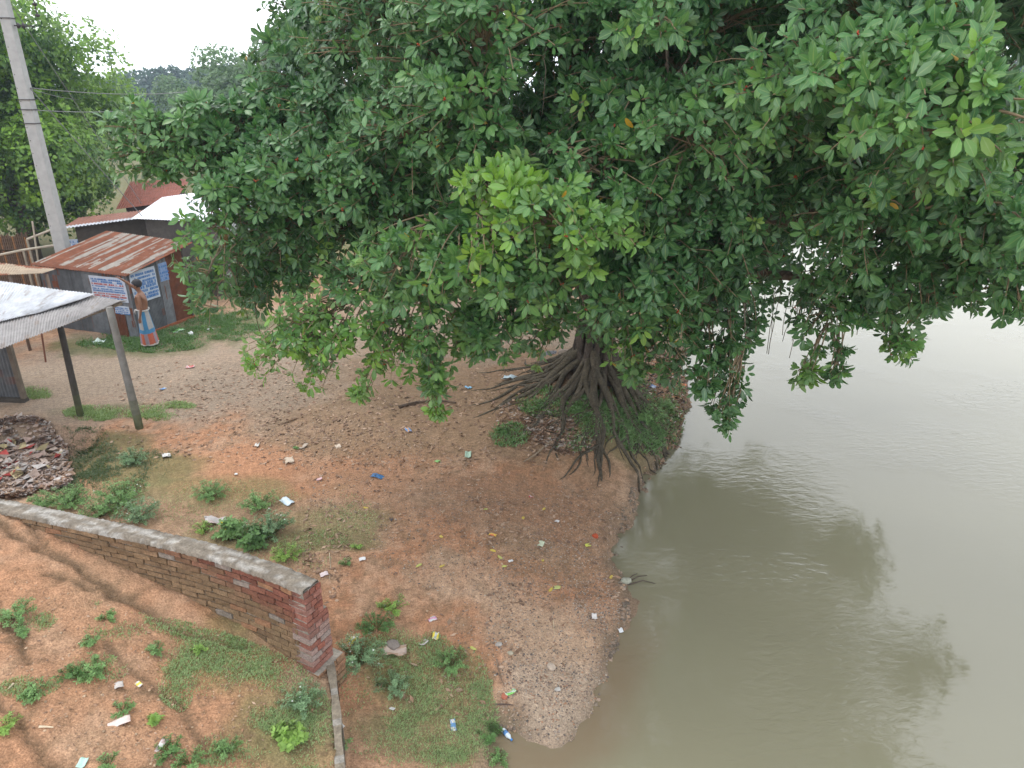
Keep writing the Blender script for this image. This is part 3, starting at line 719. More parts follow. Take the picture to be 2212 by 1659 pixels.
# smooth the wall line
def smooth_line(pts, n=80):
    P = np.array(pts, float); d = np.r_[0, np.cumsum(np.hypot(*np.diff(P, axis=0).T))]; s = np.linspace(0, d[-1], n)
    x = np.interp(s, d, P[:, 0]); y = np.interp(s, d, P[:, 1])
    for _ in range(12): x[1:-1] = (x[:-2] + 2 * x[1:-1] + x[2:]) / 4; y[1:-1] = (y[:-2] + 2 * y[1:-1] + y[2:]) / 4
    return list(zip(x, y))
WL = smooth_line(WALL); WLEN = plen(WL)
root = empty("brick_wall", (WL[-1][0], WL[-1][1], 0)); RW = np.array(root.location)
m = MB(); core = MB(); cap = MB(); mor = (.24, .215, .18)
nc = 18
def brickcol(s, z, side):
    g = H1(*(along(WL, s)[0] + Vector((0, -.25)))) if side < 0 else -.1
    e = WLEN - s
    f = np.clip((z - g - .38) / .40, 0, 1) * np.clip(1.3 - e / 3.0, 0, 1)
    f = np.clip(f * 1.1 - .05 + rnd.uniform(-.3, .2), 0, 1) if e < 3.0 else np.clip(f * .35 + rnd.uniform(-.1, .08), 0, 1)
    red = Vector((.20, .08, .055)) * rnd.uniform(.75, 1.25); mud = Vector((.235, .155, .09)) * rnd.uniform(.8, 1.15); muddark = Vector((.17, .105, .055))
    c = mud.lerp(red, f)
    if e > 1.5 and z > ZT - .25 and rnd.random() < .3: c = c.lerp(muddark, .5)
    if rnd.random() < .04: c = c.lerp(Vector((.27, .24, .21)), .8)
    if rnd.random() < .05: c = Vector((.30, .16, .09))
    return tuple(c)
for side in (-1, 1):
    for c in range(nc):
        z = ZT - .05 - (c + .5) * CH; s = (.125 if c % 2 else 0) + .0
        while s < WLEN - .02:
            L = .245; s1 = min(s + L, WLEN); p, t = along(WL, (s + s1) / 2); nrm = Vector((t.y, -t.x)) * (-side)
            q = p + nrm * (WT / 2 - .048 + rnd.uniform(-.01, .01))
            if side > 0 and s < WLEN - 5: s = s1; continue
            m.box((q.x, q.y, z + rnd.uniform(-.003, .003)), (s1 - s - .017, .115, CH - .018), math.atan2(t.y, t.x) + rnd.uniform(-.012, .012), brickcol((s + s1) / 2, z, -1 if side < 0 else 1), .0065)
            s = s1
# stepped end pier
for c in range(nc + 2):
    z = ZT - .05 - (c + .5) * CH; w = WT + .06 + (.07 if c > 4 else 0) + (.10 if c > 13 else 0); dd = .0 + (.08 if c > 13 else 0)
    p, t = along(WL, WLEN - .02); a = math.atan2(t.y, t.x); nb = 2 if c % 2 else 3
    nv = Vector((-t.y, t.x))
    for k in range(nb):
        f = (k + .5) / nb - .5; q = p + nv * (w * f + (w - WT) / 2 * .8) + t * (.06 + dd / 2)
        col = tuple(Vector((.27, .095, .065)).lerp(Vector((.36, .33, .30)), rnd.uniform(0, .75) if 6 < c < 13 else rnd.uniform(0, .25)) * rnd.uniform(.8, 1.15)) if c < 14 else (.27 * rnd.uniform(.9, 1.1), .16, .095)
        m.box((q.x, q.y, z), (.25 + dd, w / nb - .012, CH - .014), a + rnd.uniform(-.03, .03), col, .005)
    q = p + nv * ((w - WT) / 2 * .8) + t * (.05 + dd / 2)
    core.box((q.x, q.y, z), (.235 + dd, w - .02, CH), a, tuple(Vector(mor) * rnd.uniform(1.0, 1.35)))
nseg = 90
for k in range(nseg):
    p, t = along(WL, WLEN * (k + .5) / nseg); a = math.atan2(t.y, t.x); L = WLEN / nseg
    core.box((p.x, p.y, ZT - .06 - nc * CH / 2 - .1), (L + .001, WT - .026, nc * CH + .2), a, tuple(Vector(mor) * rnd.uniform(.8, 1.1) * (1 if k > 45 else .7)))
place(m.build("brickwork", M['brick'], root), RW); place(core.build("mortar", M['plaster'], root), RW)
# rough cap of mortar: one strip with uneven edges
V = []; F = []; C = []; n = 620; xs = [-.5, -.44, -.2, 0, .2, .44, .5]
for i in range(n + 1):
    p, t = along(WL, WLEN * i / n); p = p + t * (.17 * sstep(.97, 1, i / n)); nv = Vector((-t.y, t.x)); e = rng.uniform(-.008, .008, 2)
    for k, w in enumerate(xs):
        off = w * (WT + .035) + (e[0] if k < 3 else e[1])
        z = ZT - .052 if k in (0, 6) else ZT + rng.uniform(-.006, .006) + (fbm(np.array([p.x]), np.array([p.y + w]), .12, 3, 3)[0] - .5) * .03
        q = p + nv * off; V.append((q.x, q.y, z))
        f = fbm(np.array([p.x * 1.0 + w]), np.array([p.y + w * .7]), .2, 5, 44)[0]; dirt = fbm(np.array([p.x]), np.array([p.y + w * .9]), .07, 4, 45)[0]
        base = np.array([.20, .17, .135]) + (np.array([.33, .31, .28]) - np.array([.20, .17, .135])) * float(sstep(.50, .64, f + .18 * (i / n) - .12)) * float(sstep(.35, .55, dirt + .1 * (i / n)))
        if i < n * .55: base = base * .3 + np.array([.30, .225, .17]) * .7
        C.append(base * (.7 + .6 * dirt))
nk = len(xs)
for i in range(n):
    for k in range(nk - 1): F.append((i * nk + k, (i + 1) * nk + k, (i + 1) * nk + k + 1, i * nk + k + 1))
o = np_mesh("coping", V, F, C, M['plaster'], root); place(o, RW)
tag(root, "curved red brick garden wall with pale mortar coping ending in a ragged pier", "wall")
# thin concrete slab edging
m = MB(); SL = smooth_line(SLAB[:5], 30)
for i in range(len(SL) - 1):
    a_, b_ = Vector(SL[i]), Vector(SL[i + 1]); p = (a_ + b_) / 2; t = (b_ - a_)
    w = .085 + .012 * math.sin(i * .9)
    nv = Vector((-t.y, t.x)).normalized() * w / 2; nv2 = nv
    z0, z1 = .13 + .012 * math.sin(i * .7), .13 + .012 * math.sin((i + 1) * .7)
    vs = []
    for (P_, z) in ((a_, z0), (b_, z1)): vs += [(P_.x - nv.x, P_.y - nv.y, -.9), (P_.x + nv.x, P_.y + nv.y, -.9), (P_.x + nv.x, P_.y + nv.y, z), (P_.x - nv.x, P_.y - nv.y, z)]
    m.add(vs, [(0, 1, 5, 4), (1, 2, 6, 5), (2, 3, 7, 6), (3, 0, 4, 7)], (.22, .185, .14) if i % 5 else (.26, .24, .21))
o = m.build("retaining_slab", M['plaster']); tag(o, "thin weathered concrete slab edge running down from the brick pier", "retaining wall")

# ------------------------------------------------------------------ corrugated sheet helper
def sheet(mb, A, B, Cc, D, pitch=.076, amp=.012, col=lambda u, v: (.4, .4, .4), nv=14, thick=.004, warp=0, seed=0):
    """ridges run from A to D / B to Cc; A-B is the eave"""
    A, B, Cc, D = map(Vector, (A, B, Cc, D)); W = max((B - A).length, (Cc - D).length); n = max(8, int(W / pitch) * 6)
    nrm = (B - A).cross(D - A).normalized()
    if nrm.z < 0: nrm = -nrm
    b = len(mb.v); vs = []
    for lay in (0, 1):
        for j in range(nv + 1):
            for i in range(n + 1):
                u, v = i / n, j / nv
                p = A.lerp(B, u).lerp(D.lerp(Cc, u), v)
                h = amp * math.sin(u * W / pitch * 2 * math.pi) + warp * (noise(np.array([u * 4 + seed]), np.array([v * 3.0]), 1, seed)[0] - .5) * 2
                ej = (rnd.uniform(-.008, .008) if j in (0, nv) and lay == 0 else 0)
                vs.append(p + nrm * (h - lay * thick) + (D - A).normalized() * ej)
    N = (n + 1) * (nv + 1); fs = []; cs = []
    for lay in (0, 1):
        for j in range(nv):
            for i in range(n):
                q = lay * N + j * (n + 1) + i; f = (q, q + 1, q + n + 2, q + n + 1); fs.append(f if lay == 0 else f[::-1]); cs.append(col((i + .5) / n, (j + .5) / nv))
    for i in range(n):
        for j in (0, nv):
            q = j * (n + 1) + i; fs.append((q, q + 1, q + 1 + N, q + N)); cs.append(col(i / n, j / nv))
    for j in range(nv):
        for i in (0, n):
            q = j * (n + 1) + i; fs.append((q, q + n + 1, q + n + 1 + N, q + N)); cs.append(col(i / n, j / nv))
    mb.v += [tuple(p) for p in vs]; mb.f += [tuple(b + i for i in f) for f in fs]; mb.c += [tuple(c) for c in cs]
def vn(x, y, s, seed): return float(fbm(np.array([x]), np.array([y]), s, 3, seed)[0])
RUST = np.array([.185, .068, .036]); GALV = np.array([.21, .22, .235]); PALE = np.array([.30, .275, .24])
def rust_roof(u, v):
    s = vn(u * 34, v * .9, 1.0, 5); r = float(sstep(.33, .45, s + .28 * (vn(u * 40, v * 14, 1, 6) - .5)))
    c = PALE + (RUST * (.8 + .5 * vn(u * 9, v * 4, 1, 8)) - PALE) * r
    if v < .08: c = RUST * .9
    return c
def wallc(kind, seed):
    def f(u, v):
        if kind == 'rust': return RUST * .75 * (.7 + .6 * vn(u * 4, v * 3, 1, seed))
        g = GALV * (.55 if kind == 'dark' else .85) * (.75 + .5 * vn(u * 6, v * 2, 1, seed)); return g + (RUST - g) * float(sstep(.62, .8, vn(u * 5, v * 4, 1, seed + 3)))
    return f
SA = Vector((-10.05, 18.2, 0)); ux = Vector((-.948, .318, 0)); uy = Vector((.34, .94, 0)).normalized()      # shack corner, front and side directions
def S(a, b, z): return SA + ux * a + uy * b + Vector((0, 0, z))
sh = empty("tin_shack", SA); RS = np.array(SA)
m = MB(); sheet(m, S(3.2, -.12, 1.80), S(-.12, -.12, 1.74), S(-.12, 2.35, 2.15), S(3.0, 2.35, 2.3), .085, .014, rust_roof, 16); place(m.build("roof", M['tin'], sh), RS)
panels = [(0, .32, 'galv'), (.34, .62, 'rust'), (.62, .95, 'rust'), (.97, 1.55, 'galv'), (1.55, 1.95, 'dark'), (1.95, 2.5, 'dark'), (2.5, 3.1, 'dark')]
for k, (a, b_, kd) in enumerate(panels):
    m = MB(); o_ = -.0 - .008 * (k % 2); z0 = -.04 + rnd.uniform(-.03, .03)
    def colf(u, v, kd=kd, k=k):
        return wallc('dark' if v > .45 and kd == 'rust' else kd, k)(u, v)
    sheet(m, S(b_, o_, z0), S(a, o_, z0), S(a, o_, 1.72), S(b_, o_, 1.72), .05, .008, colf, 10); place(m.build("wall_panel", M['tin'], sh), RS)
for k, (a, b_, kd) in enumerate([(.0, 1.02, 'dark'), (1.02, 1.35, 'galv'), (1.35, 1.95, 'rust')]):
    m = MB(); sheet(m, S(-.008 * (k % 2), a, -.02), S(-.008 * (k % 2), b_, -.02), S(-.008 * (k % 2), b_, 1.78 + b_ * .17), S(-.008 * (k % 2), a, 1.78 + a * .17 - .03), .05, .008, wallc(kd, 20 + k), 10); place(m.build("wall_panel", M['tin'], sh), RS)
m = MB()
for (a, b_) in ((3.1, 0), (3.1, 2.0)): m.box(S(a, b_, .8), (.07, .07, 1.7), math.atan2(ux.y, ux.x), (.12, .09, .07))
m.box(S(1.5, 1.98, 1.05), (3.1, .03, 2.1), math.atan2(ux.y, ux.x), (.1, .09, .08)); m.box(S(3.08, 1.0, .9), (.03, 1.95, 1.8), math.atan2(ux.y, ux.x), (.1, .09, .08))
m.box(S(1.5, .03, 1.73), (3.1, .05, .06), math.atan2(ux.y, ux.x), (.14, .09, .06))
place(m.build("frame", M['wood'], sh), RS)
m = MB()
for b_ in (0.5, 1.5): m.box(S(-.02, b_, .03), (.06, 1.0, .09), math.atan2(uy.y, uy.x) - math.pi / 2, (.30, .10, .045), .006)
place(m.build("brick_sill", M['brick'], sh), RS)
tag(sh, "low shack of rusty corrugated sheets with blue and white posters on its walls", "shack")
def poster(label, org, du, w, h, cols, rows, group='posters pasted on the tin shack', red_rows=(), tear=0, base=(.50, .54, .62), slant=0):
    """printed sheet, rows of illegible lettering as small raised strokes"""
    p = empty("poster", org); du = du.normalized(); nrm = Vector((du.y, -du.x, 0)); m = MB()
    if nrm.dot(Vector((0, -1, 0))) < 0: nrm = -nrm
    up = Vector((0, 0, 1)) + du * slant
    N = 8; vs = []
    for j in range(N + 1):
        for i in range(N + 1):
            q = du * (w * i / N) + up * (h * j / N) + nrm * (.022 + .006 * math.sin(i * 1.7 + j))
            if tear and j == 0: q += Vector((0, 0, rnd.uniform(0, tear)))
            vs.append(q)
    bk = [v - nrm * .003 for v in vs]
    fs = [(j * (N + 1) + i, j * (N + 1) + i + 1, (j + 1) * (N + 1) + i + 1, (j + 1) * (N + 1) + i) for j in range(N) for i in range(N)]
    K = len(vs); m.add(vs + bk, fs + [tuple(K + a for a in f[::-1]) for f in fs], base); m.build("sheet", M['litter'], p)
    g = MB()
    for r_ in range(rows):
        y0 = h * (.08 + .86 * r_ / rows); hh = h / rows * rnd.uniform(.4, .72); x = w * .05
        col = (.42, .06, .05) if r_ in red_rows else (.05, .17, .42)
        while x < w * .93:
            l = rnd.uniform(.015, .05); 
            if rnd.random() < .85:
                q = du * x + up * y0 + nrm * .031
                g.add([q, q + du * l, q + du * l + up * hh, q + up * hh], [(0, 1, 2, 3)], col)
            x += l + rnd.uniform(.006, .018)
        if rnd.random() < .6:
            q = du * (w * .04) + up * (y0 - .006) + nrm * .031; g.add([q, q + du * w * .9, q + du * w * .9 + up * .006, q + up * .006], [(0, 1, 2, 3)], col)
    g.build("lettering", M['litter'], p); return tag(p, label, "poster", group)
poster("white poster with red and blue print on the shack front beside its corner", S(1.28, 0, .98), -ux, 1.2, .66, None, 9, red_rows=(1, 2, 6))
poster("large pale blue printed banner on the shack side behind the man", S(0, .08, .92), uy, .86, .86, None, 8, base=(.46, .52, .6), slant=-.03)
poster("small torn blue printed sheet low on the shack front", S(.62, 0, .62), -ux, .5, .25, None, 4, tear=.1)
poster("narrow blue poster high on the shack side under the roof end", S(0, 1.05, 1.3), uy, .3, .5, None, 5, base=(.2, .3, .5))
tag(poster("blue printed sheet on the shed behind the power pole", atY(138, 543, 22.4), Vector((1, .1, 0)), .75, .38, None, 4, None, base=(.42, .5, .62)), None, None)

# ------------------------------------------------------------------ white awning stall in front
st = empty("awning_stall", (-9.0, 13.3, H1(-9, 13.3))); RA_ = np.array(st.location)
def white(seed, k=1.0):
    def f(u, v):
        c = np.array([.40, .41, .43]) * k * (.8 + .35 * vn(u * 8, v * 2, 1, seed)); d = float(sstep(.62, .78, vn(u * 34, v * 5, 1, seed + 2)))
        return c + (np.array([.25, .2, .17]) - c) * d * .5
    return f
def P3(px, py, Y): return atY(px, py, Y)
m = MB(); sheet(m, P3(-160, 815, 11.4), P3(228, 668, 12.8), P3(274, 648, 13.15), P3(-130, 600, 15.2), .09, .011, (lambda g_: (lambda u, v: np.array(g_(u, v)) * np.array([.78, .72, .67])))(white(1, .9)), 14, warp=.03, seed=2); place(m.build("roof_sheet", M['tin'], st), RA_)
BA, BB, BC, BD = P3(-160, 815, 11.4), P3(228, 668, 12.8), P3(274, 648, 13.15), P3(-130, 600, 15.2)
def aw(u, v, dz): return BA.lerp(BB, u).lerp(BD.lerp(BC, u), v) + Vector((0, 0, dz))
m = MB(); sheet(m, aw(-.02, .30, .07), aw(.60, .42, .075), aw(.86, .96, .05), aw(-.02, 1.03, .06), .09, .011, white(4, 1.28), 14, warp=.02, seed=7); place(m.build("roof_sheet", M['tin'], st), RA_)
def post(bx, by, tx, ty, r, col, name="post", seg=8, par=st, RR=RA_):
    b0 = ground_at(bx, by); tp = atY(tx, ty, b0.y); m = MB(); pts = [b0 + (tp - b0) * (k / seg) for k in range(seg + 1)]; pts[0] = b0 - Vector((0, 0, .25))
    m.tube(pts, [r * (1 - .15 * k / seg) * rnd.uniform(.96, 1.04) for k in range(seg + 1)], 10, tuple(col)); cs = []
    for k in range(seg):
        c = np.array(col) + (np.array([.09, .11, .04]) - np.array(col)) * max(0, .75 - k / seg * 2.6); cs += [tuple(c)] * 10
    m.c = cs + m.c[len(cs):]
    place(m.build(name, M['wood'], par, True), RR)
post(302, 925, 236, 664, .075, (.19, .18, .165)); post(174, 898, 130, 705, .066, (.07, .062, .055))
m = MB(); m.tube([P3(-100, 735, 12.7), P3(130, 702, 13.2), P3(262, 655, 13.1)], .035, 7, (.3, .25, .2)); m.tube([P3(-100, 650, 15.0), P3(262, 655, 13.2)], .03, 7, (.25, .2, .16)); m.tube([P3(60, 668, 14), P3(66, 725, 12.6)], .03, 6, (.35, .32, .28))
place(m.build("rafters", M['wood'], st, True), RA_)
m = MB(); c0 = ground_at(52, 866); c1 = c0 + Vector((-2.6, .25, 0)); sheet(m, c1 + Vector((0, 0, -.2)), c0 + Vector((0, 0, .05)), c0 + Vector((0, 0, 1.75)), c1 + Vector((0, 0, 1.75)), .08, .012, wallc('dark', 31), 10)
place(m.build("wall_panel", M['tin'], st), RA_)
m = MB(); c2 = c0 + Vector((-1.0, 1.2, 0)); sheet(m, c0 + Vector((.0, 0, 0)), c2, c2 + Vector((0, 0, 1.7)), c0 + Vector((0, 0, 1.7)), .08, .012, wallc('dark', 33), 8); place(m.build("wall_panel", M['tin'], st), RA_)
m = MB(); m.box(c0 + Vector((.04, -.03, .8)), (.09, .09, 1.8), 0, (.16, .13, .1)); m.box(c0 + Vector((-1.2, .08, .02)), (2.6, .14, .12), -.1, (.07, .06, .05)); place(m.build("corner_post", M['wood'], st), RA_)
tag(st, "stall with a sagging roof of overlapping white corrugated sheets on two posts", "stall")
# prop stick
m = MB(); b0 = ground_at(98, 782); m.tube([b0 - Vector((0, 0, .1)), atY(92, 735, b0.y), atY(87, 700, b0.y)], .022, 6, (.2, .09, .06)); o = m.build("prop_stick", M['wood'], origin=tuple(b0)); tag(o, "thin brown stick standing upright under the white awning", "stick")
# small rusty roof to the left of the shack
sh2 = empty("lean_to", (-13.2, 17.3, 0)); R2 = np.array(sh2.location)
def rr2(u, v): s = vn(u * 5, v * 3, 1, 9); return np.array([.38, .30, .22]) + (RUST * 1.2 - np.array([.38, .30, .22])) * float(sstep(.5, .62, s))
m = MB(); sheet(m, P3(-120, 600, 16.6), P3(90, 590, 17.4), P3(122, 580, 17.9), P3(-120, 556, 18.6), .09, .012, rr2, 8); place(m.build("roof", M['tin'], sh2), R2)
m = MB()
for (px, Y) in ((100, 17.6), (20, 17.2), (-80, 17.0)):
    q = atY(px, 592, Y); m.tube([(q.x, q.y, -.2), (q.x, q.y, q.z - .01)], .04, 6, (.18, .13, .1))
place(m.build("post", M['wood'], sh2, True), R2)
tag(sh2, "lean-to with a short pale and rusty tin roof left of the shack", "lean-to")
# long low shed behind, rust red roof with pale edge
def shed(name, label, roof, colf, wallcol, cat="shed", posts=True, amp=.014):
    c = [P3(*q) for q in roof]; base = sum(c, Vector()) / 4; e = empty(name, (base.x, base.y, 0)); RR = np.array(e.location); m = MB()
    sheet(m, *c, .1, amp, colf, 10); place(m.build("roof", M['tin'], e), RR)
    A, B, C_, D = c; m = MB(); k = .12
    pts = [A.lerp(C_, k), B.lerp(D, k), C_.lerp(A, k), D.lerp(B, k)]
    for i in range(4):
        a_, b_ = pts[i], pts[(i + 1) % 4]; vs = []
        d = (b_ - a_).normalized(); nv = Vector((-d.y, d.x, 0)) * .02
        for s in (-1, 1): vs += [(a_.x + nv.x * s, a_.y + nv.y * s, -.3), (b_.x + nv.x * s, b_.y + nv.y * s, -.3), (b_.x + nv.x * s, b_.y + nv.y * s, b_.z - .04), (a_.x + nv.x * s, a_.y + nv.y * s, a_.z - .04)]
        m.add(vs, [(0, 1, 2, 3), (7, 6, 5, 4), (3, 2, 6, 7), (0, 4, 5, 1), (0, 3, 7, 4), (1, 5, 6, 2)], wallcol)
    place(m.build("walls", M['wood'], e), RR); return tag(e, label, cat)
def redroof(u, v): return np.array([.22, .07, .045]) * (.75 + .5 * vn(u * 4, v * 4, 1, 3))
def longroof(u, v): return (np.array([.45, .46, .49]) if v < .22 else np.array([.26, .12, .085])) * (.8 + .4 * vn(u * 8, v * 3, 1, 13))
def whiteroof(u, v): return np.array([.72, .73, .78]) * (.92 + .12 * vn(u * 4, v * 3, 1, 15))
shed("long_shed", "long low shed behind the shack with a rust and pale edged roof", [(132, 494, 22), (345, 466, 23.2), (360, 448, 25), (170, 470, 24.2)], longroof, (.07, .06, .05))
shed("red_shed", "shed with a plain rust red sheet roof behind the long low shed", [(250, 452, 26.5), (375, 436, 27.5), (412, 386, 31), (282, 392, 30)], redroof, (.07, .055, .05), amp=.006)
shed("white_shed", "shed with a bright white tin roof glimpsed through the fig leaves", [(283, 472, 22.6), (482, 480, 22), (500, 405, 25.5), (350, 426, 25)], whiteroof, (.10, .09, .08), amp=.008)
shed("far_white_shed", "distant building with stepped white roofs seen through a gap in the fig leaves", [(430, 362, 33), (560, 340, 34), (560, 296, 38), (440, 318, 37)], whiteroof, (.5, .5, .52), "building", amp=.01)
m = MB(); e = empty("bamboo_fence", (-17, 22.5, 0)); RF = np.array(e.location)
for k in range(26):
    q = atY(-40 + k * 4.4, 560, 22.5 + .02 * k); m.tube([(q.x, q.y, -.1), (q.x, q.y, 1.9 + rnd.uniform(-.1, .1))], .03, 5, (.11, .07, .045) if k % 6 else (.25, .12, .05))
place(m.build("palings", M['wood'], e), RF); m = MB()
for z in (.5, 1.2, 1.75): m.tube([atY(-45, 540, 22.42) * 1 + Vector((0, 0, 0)), atY(72, 540, 22.9)], .025, 5, (.12, .08, .05)); m.v = [(v[0], v[1], v[2]) for v in m.v]
place(m.build("rail", M['wood'], e), RF); tag(e, "dark bamboo fence at the left picture edge behind the lean-to", "fence")
for nm, lb, pts in (("bamboo_rail", "long pale bamboo pole lying level behind the lean-to roof", [(-60, 563, 20), (50, 540, 20.3), (130, 528, 20.6)]), ("bamboo_pole", "slanting bamboo pole above the fence left of the power pole", [(58, 517, 21), (130, 489, 21.6)]), ("bamboo_post", "thin upright bamboo post beside the fence", [(82, 562, 20.6), (70, 478, 20.6)])):
    m = MB(); q = [P3(*p) for p in pts]
    m.tube(q, .035 if nm != "bamboo_post" else .025, 7, (.38, .33, .26)); 
    if nm == "bamboo_post": m.tube([q[0], Vector((q[0].x, q[0].y, -.2))], .026, 7, (.3, .26, .2))
    elif nm == "bamboo_rail":
        for f in (q[0], q[1]): m.tube([f, Vector((f.x, f.y, -.2))], .03, 7, (.3, .26, .2))
    else: m.tube([q[0], Vector((q[0].x, q[0].y, -.2))], .03, 7, (.3, .26, .2))
    o = m.build(nm, M['wood'], origin=tuple(q[0])); tag(o, lb, "bamboo pole")

# ------------------------------------------------------------------ power pole and wires
PX_, PY_ = -13.05, 20.6
pl = empty("power_pole", (PX_, PY_, 0)); m = MB()
hh = 10.4; vs = []; N = 24
for j in range(N + 1):
    f = j / N; w = .19 - .065 * f; d = .15 - .05 * f
    vs += [(-w, -d, hh * f - .3), (w, -d, hh * f - .3), (w, d, hh * f - .3), (-w, d, hh * f - .3)]
fs = [(j * 4 + k, j * 4 + (k + 1) % 4, (j + 1) * 4 + (k + 1) % 4, (j + 1) * 4 + k) for j in range(N) for k in range(4)] + [(N * 4, N * 4 + 1, N * 4 + 2, N * 4 + 3)]
m.add(vs, fs); o = m.build("shaft", M['conc'], pl); md = o.modifiers.new("bevel", 'BEVEL'); md.width = .02
m = MB()
for z in (5.35, 5.7, 5.95, 7.9):
    m = MB(); m.box((0, 0, z), (.42 - z * .013, .36 - z * .01, .02), 0); m.build("clamp_band", M['iron'], pl)
m = MB()
for z in np.arange(2.6, 8.6, .33):
    m = MB(); m.box((-.10 + .02 * math.sin(z * 9), -.147 + z * .0048, z), (.018, .02, .022)); m.build("bolt_hole", M['iron'], pl)
m = MB(); m.box((.05, 0, 9.1), (2.0, .09, .09)); m.tube([(-.6, 0, 9.1), (0, .0, 8.35)], .02, 5); m.tube([(.7, 0, 9.1), (.05, 0, 8.35)], .02, 5); m.build("crossarm", M['iron'], pl)
def insul(p, d, n=3, L=.5):
    m = MB(); p = Vector(p); d = Vector(d).normalized(); m.tube([p, p + d * L], .015, 6)
    for k in range(n):
        q = p + d * L * (.25 + .25 * k); m.tube([q - d * .02, q, q + d * .05], [.03, .075, .04], 10)
    return m.build("insulator", M['iron'], pl, True)
q = atY(78, 32, PY_) - Vector((PX_, PY_, 0)); insul((q.x, 0, 9.0), (0.03, 0, -1), 4, 9.0 - q.z)
q = atY(48, 55, PY_) - Vector((PX_, PY_, 0)); insul((.1, 0, q.z), (1, 0, -.03), 2, .55)
tag(pl, "tall tapering grey concrete power pole behind the rusty roofed shack", "power pole")
def wire(label, a, b_, sag=.2, r=.012):
    m = MB(); pts = [Vector(a).lerp(Vector(b_), t) - Vector((0, 0, 4 * sag * t * (1 - t))) for t in np.linspace(0, 1, 13)]
    m.tube(pts, r, 5, (.3, .3, .3)); o = m.build("wire", M['wire'], origin=tuple(a)); tag(o, label, "wire", "wires from the power pole")
TP = lambda z: (PX_ + .17, PY_, z)
wire("upper level wire running right from the power pole to the trees", TP(atY(85, 190, PY_).z), atY(420, 196, 34), .15)
wire("lower level wire running right from the power pole above the shed roofs", TP(atY(98, 238, PY_).z), atY(330, 232, 30), .1)
wire("steep stay wire slanting from the pole down to the white roof", TP(atY(82, 192, PY_).z), atY(310, 470, 22.8), .02)
wire("second thinner stay wire slanting down behind the first", (PX_ + .1, PY_ + .1, 8.3), atY(306, 440, 24), .02, .009)
wire("thin wire crossing the green tree right of the pole", TP(atY(84, 192, PY_).z), atY(170, 215, 28), .05, .008)
wire("wire rising left from the pole top", (PX_ - .15, PY_, atY(40, 12, PY_).z), atY(-80, -60, 22), .05)

# ------------------------------------------------------------------ the man
def skin_mesh(name, verts, edges, mat, parent, sub=2, rootv=0):
    me = bpy.data.meshes.new(name); me.from_pydata([v[:3] for v in verts], edges, []); o = bpy.data.objects.new(name, me); COL.objects.link(o)
    md = o.modifiers.new("s", 'SKIN')
    for i, v in enumerate(verts):
        r = v[3]; rr = r if hasattr(r, '__len__') else (r, r); me.skin_vertices[0].data[i].radius = rr
        me.skin_vertices[0].data[i].use_root = (i == rootv)
    ss = o.modifiers.new("u", 'SUBSURF'); ss.levels = sub; ss.render_levels = sub
    dg = bpy.context.evaluated_depsgraph_get(); nm = bpy.data.meshes.new_from_object(o.evaluated_get(dg)); nm.name = name
    bpy.data.objects.remove(o); nm.materials.clear(); nm.materials.append(mat)
    nm.polygons.foreach_set("use_smooth", [True] * len(nm.polygons))
    return link(bpy.data.objects.new(name, nm), parent)
mp = ground_at(324, 747); man = empty("person", mp, R(10))
# local frame: figure faces -X (towards the shack corner), near side is -Y
bv = [(0, 0, .92, (.15, .12)), (0, 0, 1.05, (.14, .11)), (.01, 0, 1.22, (.175, .12)), (.015, 0, 1.36, (.19, .11)), (.01, 0, 1.44, (.06, .06)), (0, 0, 1.50, (.052, .052)), (-.02, 0, 1.56, (.075, .072)), (-.03, 0, 1.63, (.09, .08)), (-.02, 0, 1.69, (.065, .06)),
      (.02, -.17, 1.385, .052), (.04, -.215, 1.22, .043), (.045, -.235, 1.08, .036), (.01, -.245, .94, .030), (-.02, -.25, .84, .024), (-.03, -.25, .79, (.036, .018)),
      (-.02, .17, 1.40, .052), (-.12, .21, 1.50, .048), (-.22, .20, 1.57, .040), (-.31, .16, 1.68, .032), (-.38, .12, 1.755, .026), (-.41, .10, 1.79, (.036, .02)),
      (0, -.09, .80, .085), (0, -.10, .48, .058), (.02, -.10, .28, .048), (.03, -.10, .09, .034), (-.05, -.10, .035, .035), (-.13, -.10, .025, .028),
      (0, .09, .80, .085), (0, .10, .48, .058), (.02, .10, .28, .048), (.03, .10, .09, .034), (-.05, .10, .035, .035), (-.13, .10, .025, .028)]
be = [(0, 1), (1, 2), (2, 3), (3, 4), (4, 5), (5, 6), (6, 7), (7, 8), (3, 9), (9, 10), (10, 11), (11, 12), (12, 13), (13, 14), (3, 15), (15, 16), (16, 17), (17, 18), (18, 19), (19, 20),
      (0, 21), (21, 22), (22, 23), (23, 24), (24, 25), (25, 26), (0, 27), (27, 28), (28, 29), (29, 30), (30, 31), (31, 32)]
def fingers(base, dirv, side, out, L=(.07, .08, .075, .06), curl=Vector((-.3, 0, 0))):
    for k in range(4):
        i = len(bv); p = Vector(bv[base][:3]) + side * (k - 1.5) * .017; q = p + dirv * .03; bv.append((*q, .0095)); be.append((base, i))
        q = q + dirv * L[k] * .5; bv.append((*q, .0085)); be.append((i, i + 1)); q = q + (dirv + curl).normalized() * L[k] * .5; bv.append((*q, .0075)); be.append((i + 1, i + 2))
    i = len(bv); p = Vector(bv[base][:3]) + out * .03 - dirv * .01; bv.append((*p, .011)); be.append((base, i)); p = p + (dirv + out * .5).normalized() * .05; bv.append((*p, .009)); be.append((i, i + 1))
fingers(14, Vector((-.1, 0, -1)).normalized(), Vector((1, 0, 0)), Vector((-1, 0, -.2)).normalized())
